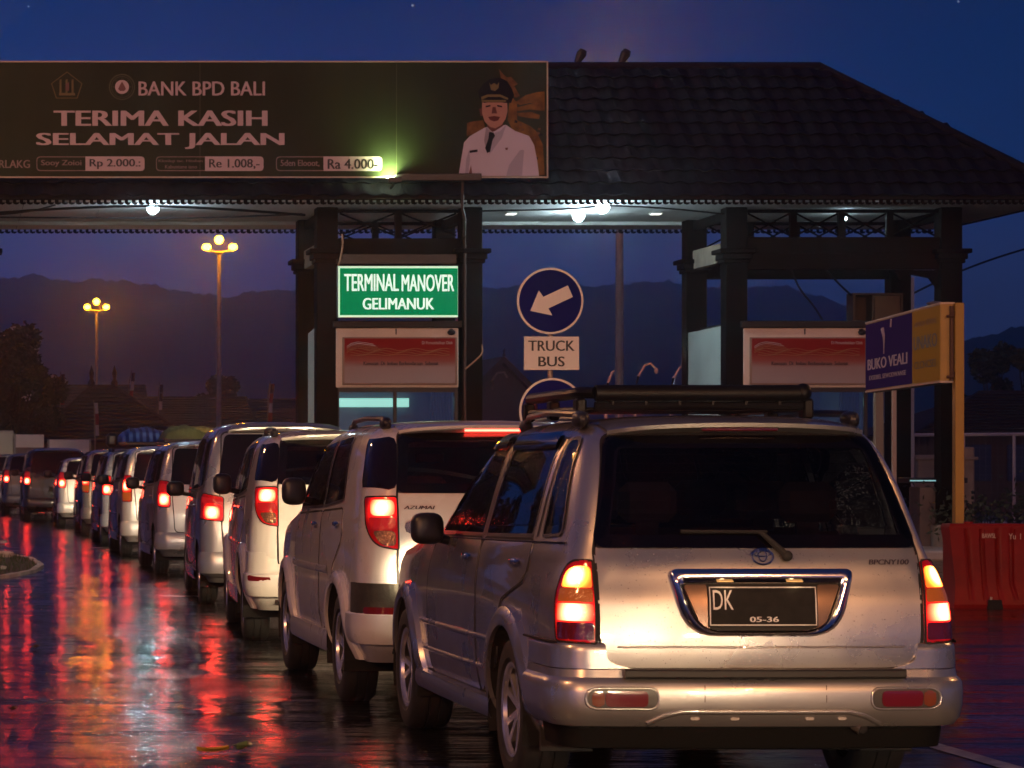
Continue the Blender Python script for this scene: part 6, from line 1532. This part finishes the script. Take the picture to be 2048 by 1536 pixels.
for k in range(6):
    x = x0 + .14 + k * .155; m = MB(); m.box(x - .008, x + .008, y0 - .008, y0 + .008, zr_ + .016, zr_ + .06, .002); m.build('rack_upright', rk, rb_)
m = MB(); m.box(x0 + .07, x1 - .04, y0 + .01, y0 + .02, zr_ - .01, zr_ + .075, .003); m.build('rack_rear_panel', rk, rb_)
m = MB(); m.ellipsoid((x1 - .03, y0 - .0, zr_ + .078), (.04, .045, .042), 12, 8); m.build('rack_end_cap', rk, rb_, True)

# second car
def Q(px_l, Z, half): return ((px_l - VX) * Z / F + half, Z, 0)
S2 = compact_suv('pearl_white_paint', (.66, .65, .64)); c2, h2, t2, b2 = build_car('compact_suv', (3.305, 17.4, 0), R(.4), S2, 'pearl white compact SUV directly ahead of the silver car, high brake light lit', 'car', 'cars queuing for the toll gate')
for sg in (-1, 1):
    patch(MB(), round_poly([(sg * .60, 1.32), (sg * .93, 1.33), (sg * .90, 1.63), (sg * .58, 1.64)], .05), h2.wrap, .005, 10, 8).build('quarter_window', M('tinted_glass'), c2, True, 60)
    patch(MB(), [(sg * .50, .57), (sg * .98, .57), (sg * .98, .765), (sg * .50, .765)], h2.wrap, .024, 12, 5, .02).build('bumper_pad', M('textured_pad', (.035, .034, .028), .65, noise=(10, .5, 5), bump=(50, .5, .005)), c2, True, 60)
    patch(MB(), round_poly([(sg * .62, .585), (sg * .80, .585), (sg * .80, .625), (sg * .62, .625)], .01), h2.wrap, .03, 4, 3, .01).build('reflector', M('reflector_red', (.11, .005, .005), .15, coat=.8), c2, True)
text_obj('AZUMAI', -.565, -.38, 1.205, 1.225, 0, M('badge_dark', (.06, .03, .04), .3, .5), t2, 'badge', bold=.03, shear=.25, xf=lambda a, b: tuple(h2.rear(a, b, .012)))
patch(MB(), round_poly([(-.56, 1.06), (-.42, 1.06), (-.42, 1.135), (-.56, 1.135)], .035), h2.rear, .012, 5, 4, .006).build('badge_plate', M('badge_silver', (.35, .33, .34), .25, .8), t2, True)
S3 = compact_suv('warm_white_paint', (.64, .62, .60), third=False, beam=120.)
for k_ in ('bumper',): pass
x, y, z = Q(508, 23.5, .80); c3, h3, t3, b3 = build_car('compact_suv', (x, y, z), R(-2.6), S3, 'white compact SUV third in the queue, roof rails and tall tail lamp', 'car', 'cars queuing for the toll gate')
for sg in (-1, 1):
    patch(MB(), round_poly([(sg * .60, 1.32), (sg * .93, 1.33), (sg * .90, 1.63), (sg * .58, 1.64)], .05), h3.wrap, .005, 10, 8).build('quarter_window', glass, c3, True, 60)
    patch(MB(), round_poly([(sg * .66, .53), (sg * .84, .53), (sg * .84, .575), (sg * .66, .565)], .015), h3.wrap, .045, 4, 3, .02).build('reflector', M('reflector_red', (.11, .005, .005), .15, coat=.8), c3, True)
queue = [
    ('people_carrier', 406, 29.9, .82, people_van('grey_silver_paint', (.36, .34, .36), 1.90, 'low', 60., wdt=.86, metal=.6), 'grey silver people carrier fourth in the queue with low square tail lamp', None),
    ('people_carrier', 318, 38.0, .80, people_van('silver_paint', (.42, .41, .43), 1.76, 'tall', 135., metal=.5), 'silver people carrier fifth in the queue, below the olive roof load', None),
    ('people_carrier', 247, 45.0, .80, people_van('white_paint', (.62, .60, .58), 1.72, 'column', 135.), 'white people carrier with upright tail lamp, sixth in the queue', None),
    ('people_carrier', 206, 51.0, .80, people_van('grey_paint', (.34, .33, .35), 1.70, 'tall', 135., rail=True), 'grey car carrying the blue striped tarpaulin on its roof', None),
    ('people_carrier', 166, 57.8, .80, people_van('bronze_paint', (.26, .20, .17), 1.72, 'column', 135.), 'bronze people carrier eighth in the queue, low amber lens lit', None),
    ('hatchback', 118, 64.5, .80, people_van('white_hatch_paint', (.60, .58, .56), 1.56, 'tall', 40., length=3.9), 'small white hatchback between the black car and the bronze carrier', None),
    ('black_wagon', 47, 72.0, .82, people_van('black_paint', (.006, .006, .008), 1.80, 'tall', 18., metal=.3, length=4.5), 'black wagon near the head of the queue with lit roof edge', None),
    ('people_carrier', 8, 79.5, .80, people_van('dark_grey_paint', (.12, .12, .13), 1.68, 'tall', 30.), 'dark car farthest along the queue at the left edge', None),
    ('people_carrier', -20, 87., .80, people_van('pale_paint', (.45, .44, .42), 1.68, 'tall', 30.), 'pale car barely seen beyond the last dark car at left', None)]
cars = []
for nm, px, Z, hf, S, lb, _ in queue:
    x, y, z = Q(px, Z, hf + .01); cars.append((build_car(nm, (x, y, z), R(-1.8 if px == 406 else .3), S, lb, 'car', 'cars queuing for the toll gate')[0], x, y))
# car waiting behind the camera side: its headlights light the silver car
SB = people_van('silver_paint', (.42, .41, .43), 1.76, 'tall', 1500.); SB['cone'] = 60; SB['dip'] = 1.0; SB['beam'] = (300., (1, .70, .42))
build_car('people_carrier', (4.0, 1.6, 0), 0, SB, 'car waiting outside the photo behind the silver car', 'car')
# loads on roofs
blue = M('blue_striped_tarp', (.02, .08, .35), .35)
n_ = blue.node_tree.nodes; l_ = blue.node_tree.links; tcn = n_.new('ShaderNodeTexCoord'); wv = n_.new('ShaderNodeTexWave'); wv.inputs['Scale'].default_value = 2.6; wv.inputs['Distortion'].default_value = 1.2
rp_ = n_.new('ShaderNodeValToRGB'); rp_.color_ramp.elements[0].color = (.01, .035, .20, 1); rp_.color_ramp.elements[1].color = (.10, .22, .55, 1); rp_.color_ramp.elements[0].position = .35; rp_.color_ramp.elements[1].position = .6
l_.new(tcn.outputs['Object'], wv.inputs['Vector']); l_.new(wv.outputs['Fac'], rp_.inputs[0]); l_.new(rp_.outputs[0], n_['Principled BSDF'].inputs['Base Color'])
def load(name, cx_, cy_, z0, wx, ly, hh, mat, label, p=2.6):
    e = empty(name, (cx_, cy_, z0), 0, label=label, cat='roof load')
    rows = []
    for j in range(15):
        v = -1 + 2 * j / 14; r_ = []
        for i in range(29):
            u = -1 + 2 * i / 28; e_ = max(0, 1 - abs(u) ** p) ** .5 * max(0, 1 - abs(v) ** p) ** .5
            r_.append((u * wx, v * ly, .03 + hh * e_ * (1 + .05 * math.sin(u * 9 + 1) * math.cos(v * 3) + .06 * math.sin(u * 31 + v * 5) - .18 * max(0, u))))
        rows.append(r_)
    m = MB().grid(rows); m.add([rows[0][0], rows[0][-1], rows[-1][-1], rows[-1][0]], [(0, 1, 2, 3)]); m.build('cover', mat, e, True, 60)
    m = MB(); m.box(-wx - .02, wx + .02, -ly - .02, ly + .02, -.03, .03, .01); m.build('tray', blackp, e)
    return e
c7, x7, y7 = cars[3]
e = load('tarpaulin_load', x7 + .02, y7 + 1.5, 1.79, .50, .85, .26, blue, 'blue striped tarpaulin bundle tied on the roof of a queuing car')
m = MB(); m.box(-.72, -.53, -.7, -.3, -.06, .18, .05); m.build('bag', blackp, e); 
for k in (-.3, .1, .4): MB().tube([(k, -.86, .03), (k + .02, -.4, .27), (k, 0, .31), (k, .86, .03)], .008, 5).build('rope', blackp, e)
c6, x6, y6 = cars[2]
load('olive_load', x6 + .25, y6 + 1.6, 1.80, .36, .8, .22, M('olive_canvas', (.12, .12, .03), .7, noise=(3, .3, 3)), 'olive green canvas load on the roof of the white people carrier')
load('yellow_load', x6 + .52, y6 + 1.7, 1.80, .28, .75, .20, M('mustard_canvas', (.34, .24, .06), .7), 'mustard coloured load behind the olive canvas on a car roof', 6.)

# ------------------------------------------------------------------ stars
for i, (px, py, r_) in enumerate(((825, 11, 1.1), (57, 13, .8), (1917, 3, .9))):
    p = P(px, py, 3000); m = MB(); m.ellipsoid((0, 0, 0), (r_,) * 3, 8, 6); o = m.build('star', M('star_light', (1, 1, 1), .5, emit=(.8, .85, 1), es=.8), None, True, label=['brightest star above the billboard', 'faint star at the top left corner', 'faint star at the top right'][i], cat='star', group='stars in the evening sky'); o.location = p

# ------------------------------------------------------------------ haze
hz = MB(); hz.box(-700, 1100, -60, 1750, -1.2, 100.); ho = hz.build('haze', None, None, kind='stuff')
hm = bpy.data.materials.new('haze_air'); hm.use_nodes = True; hn = hm.node_tree.nodes; hl = hm.node_tree.links; hn.clear()
ov = hn.new('ShaderNodeOutputMaterial'); pv = hn.new('ShaderNodeVolumePrincipled'); pv.inputs['Density'].default_value = .0014; pv.inputs['Anisotropy'].default_value = .88; pv.inputs['Color'].default_value = (.92, .92, .95, 1)
hl.new(pv.outputs[0], ov.inputs['Volume']); ho.data.materials.append(hm)
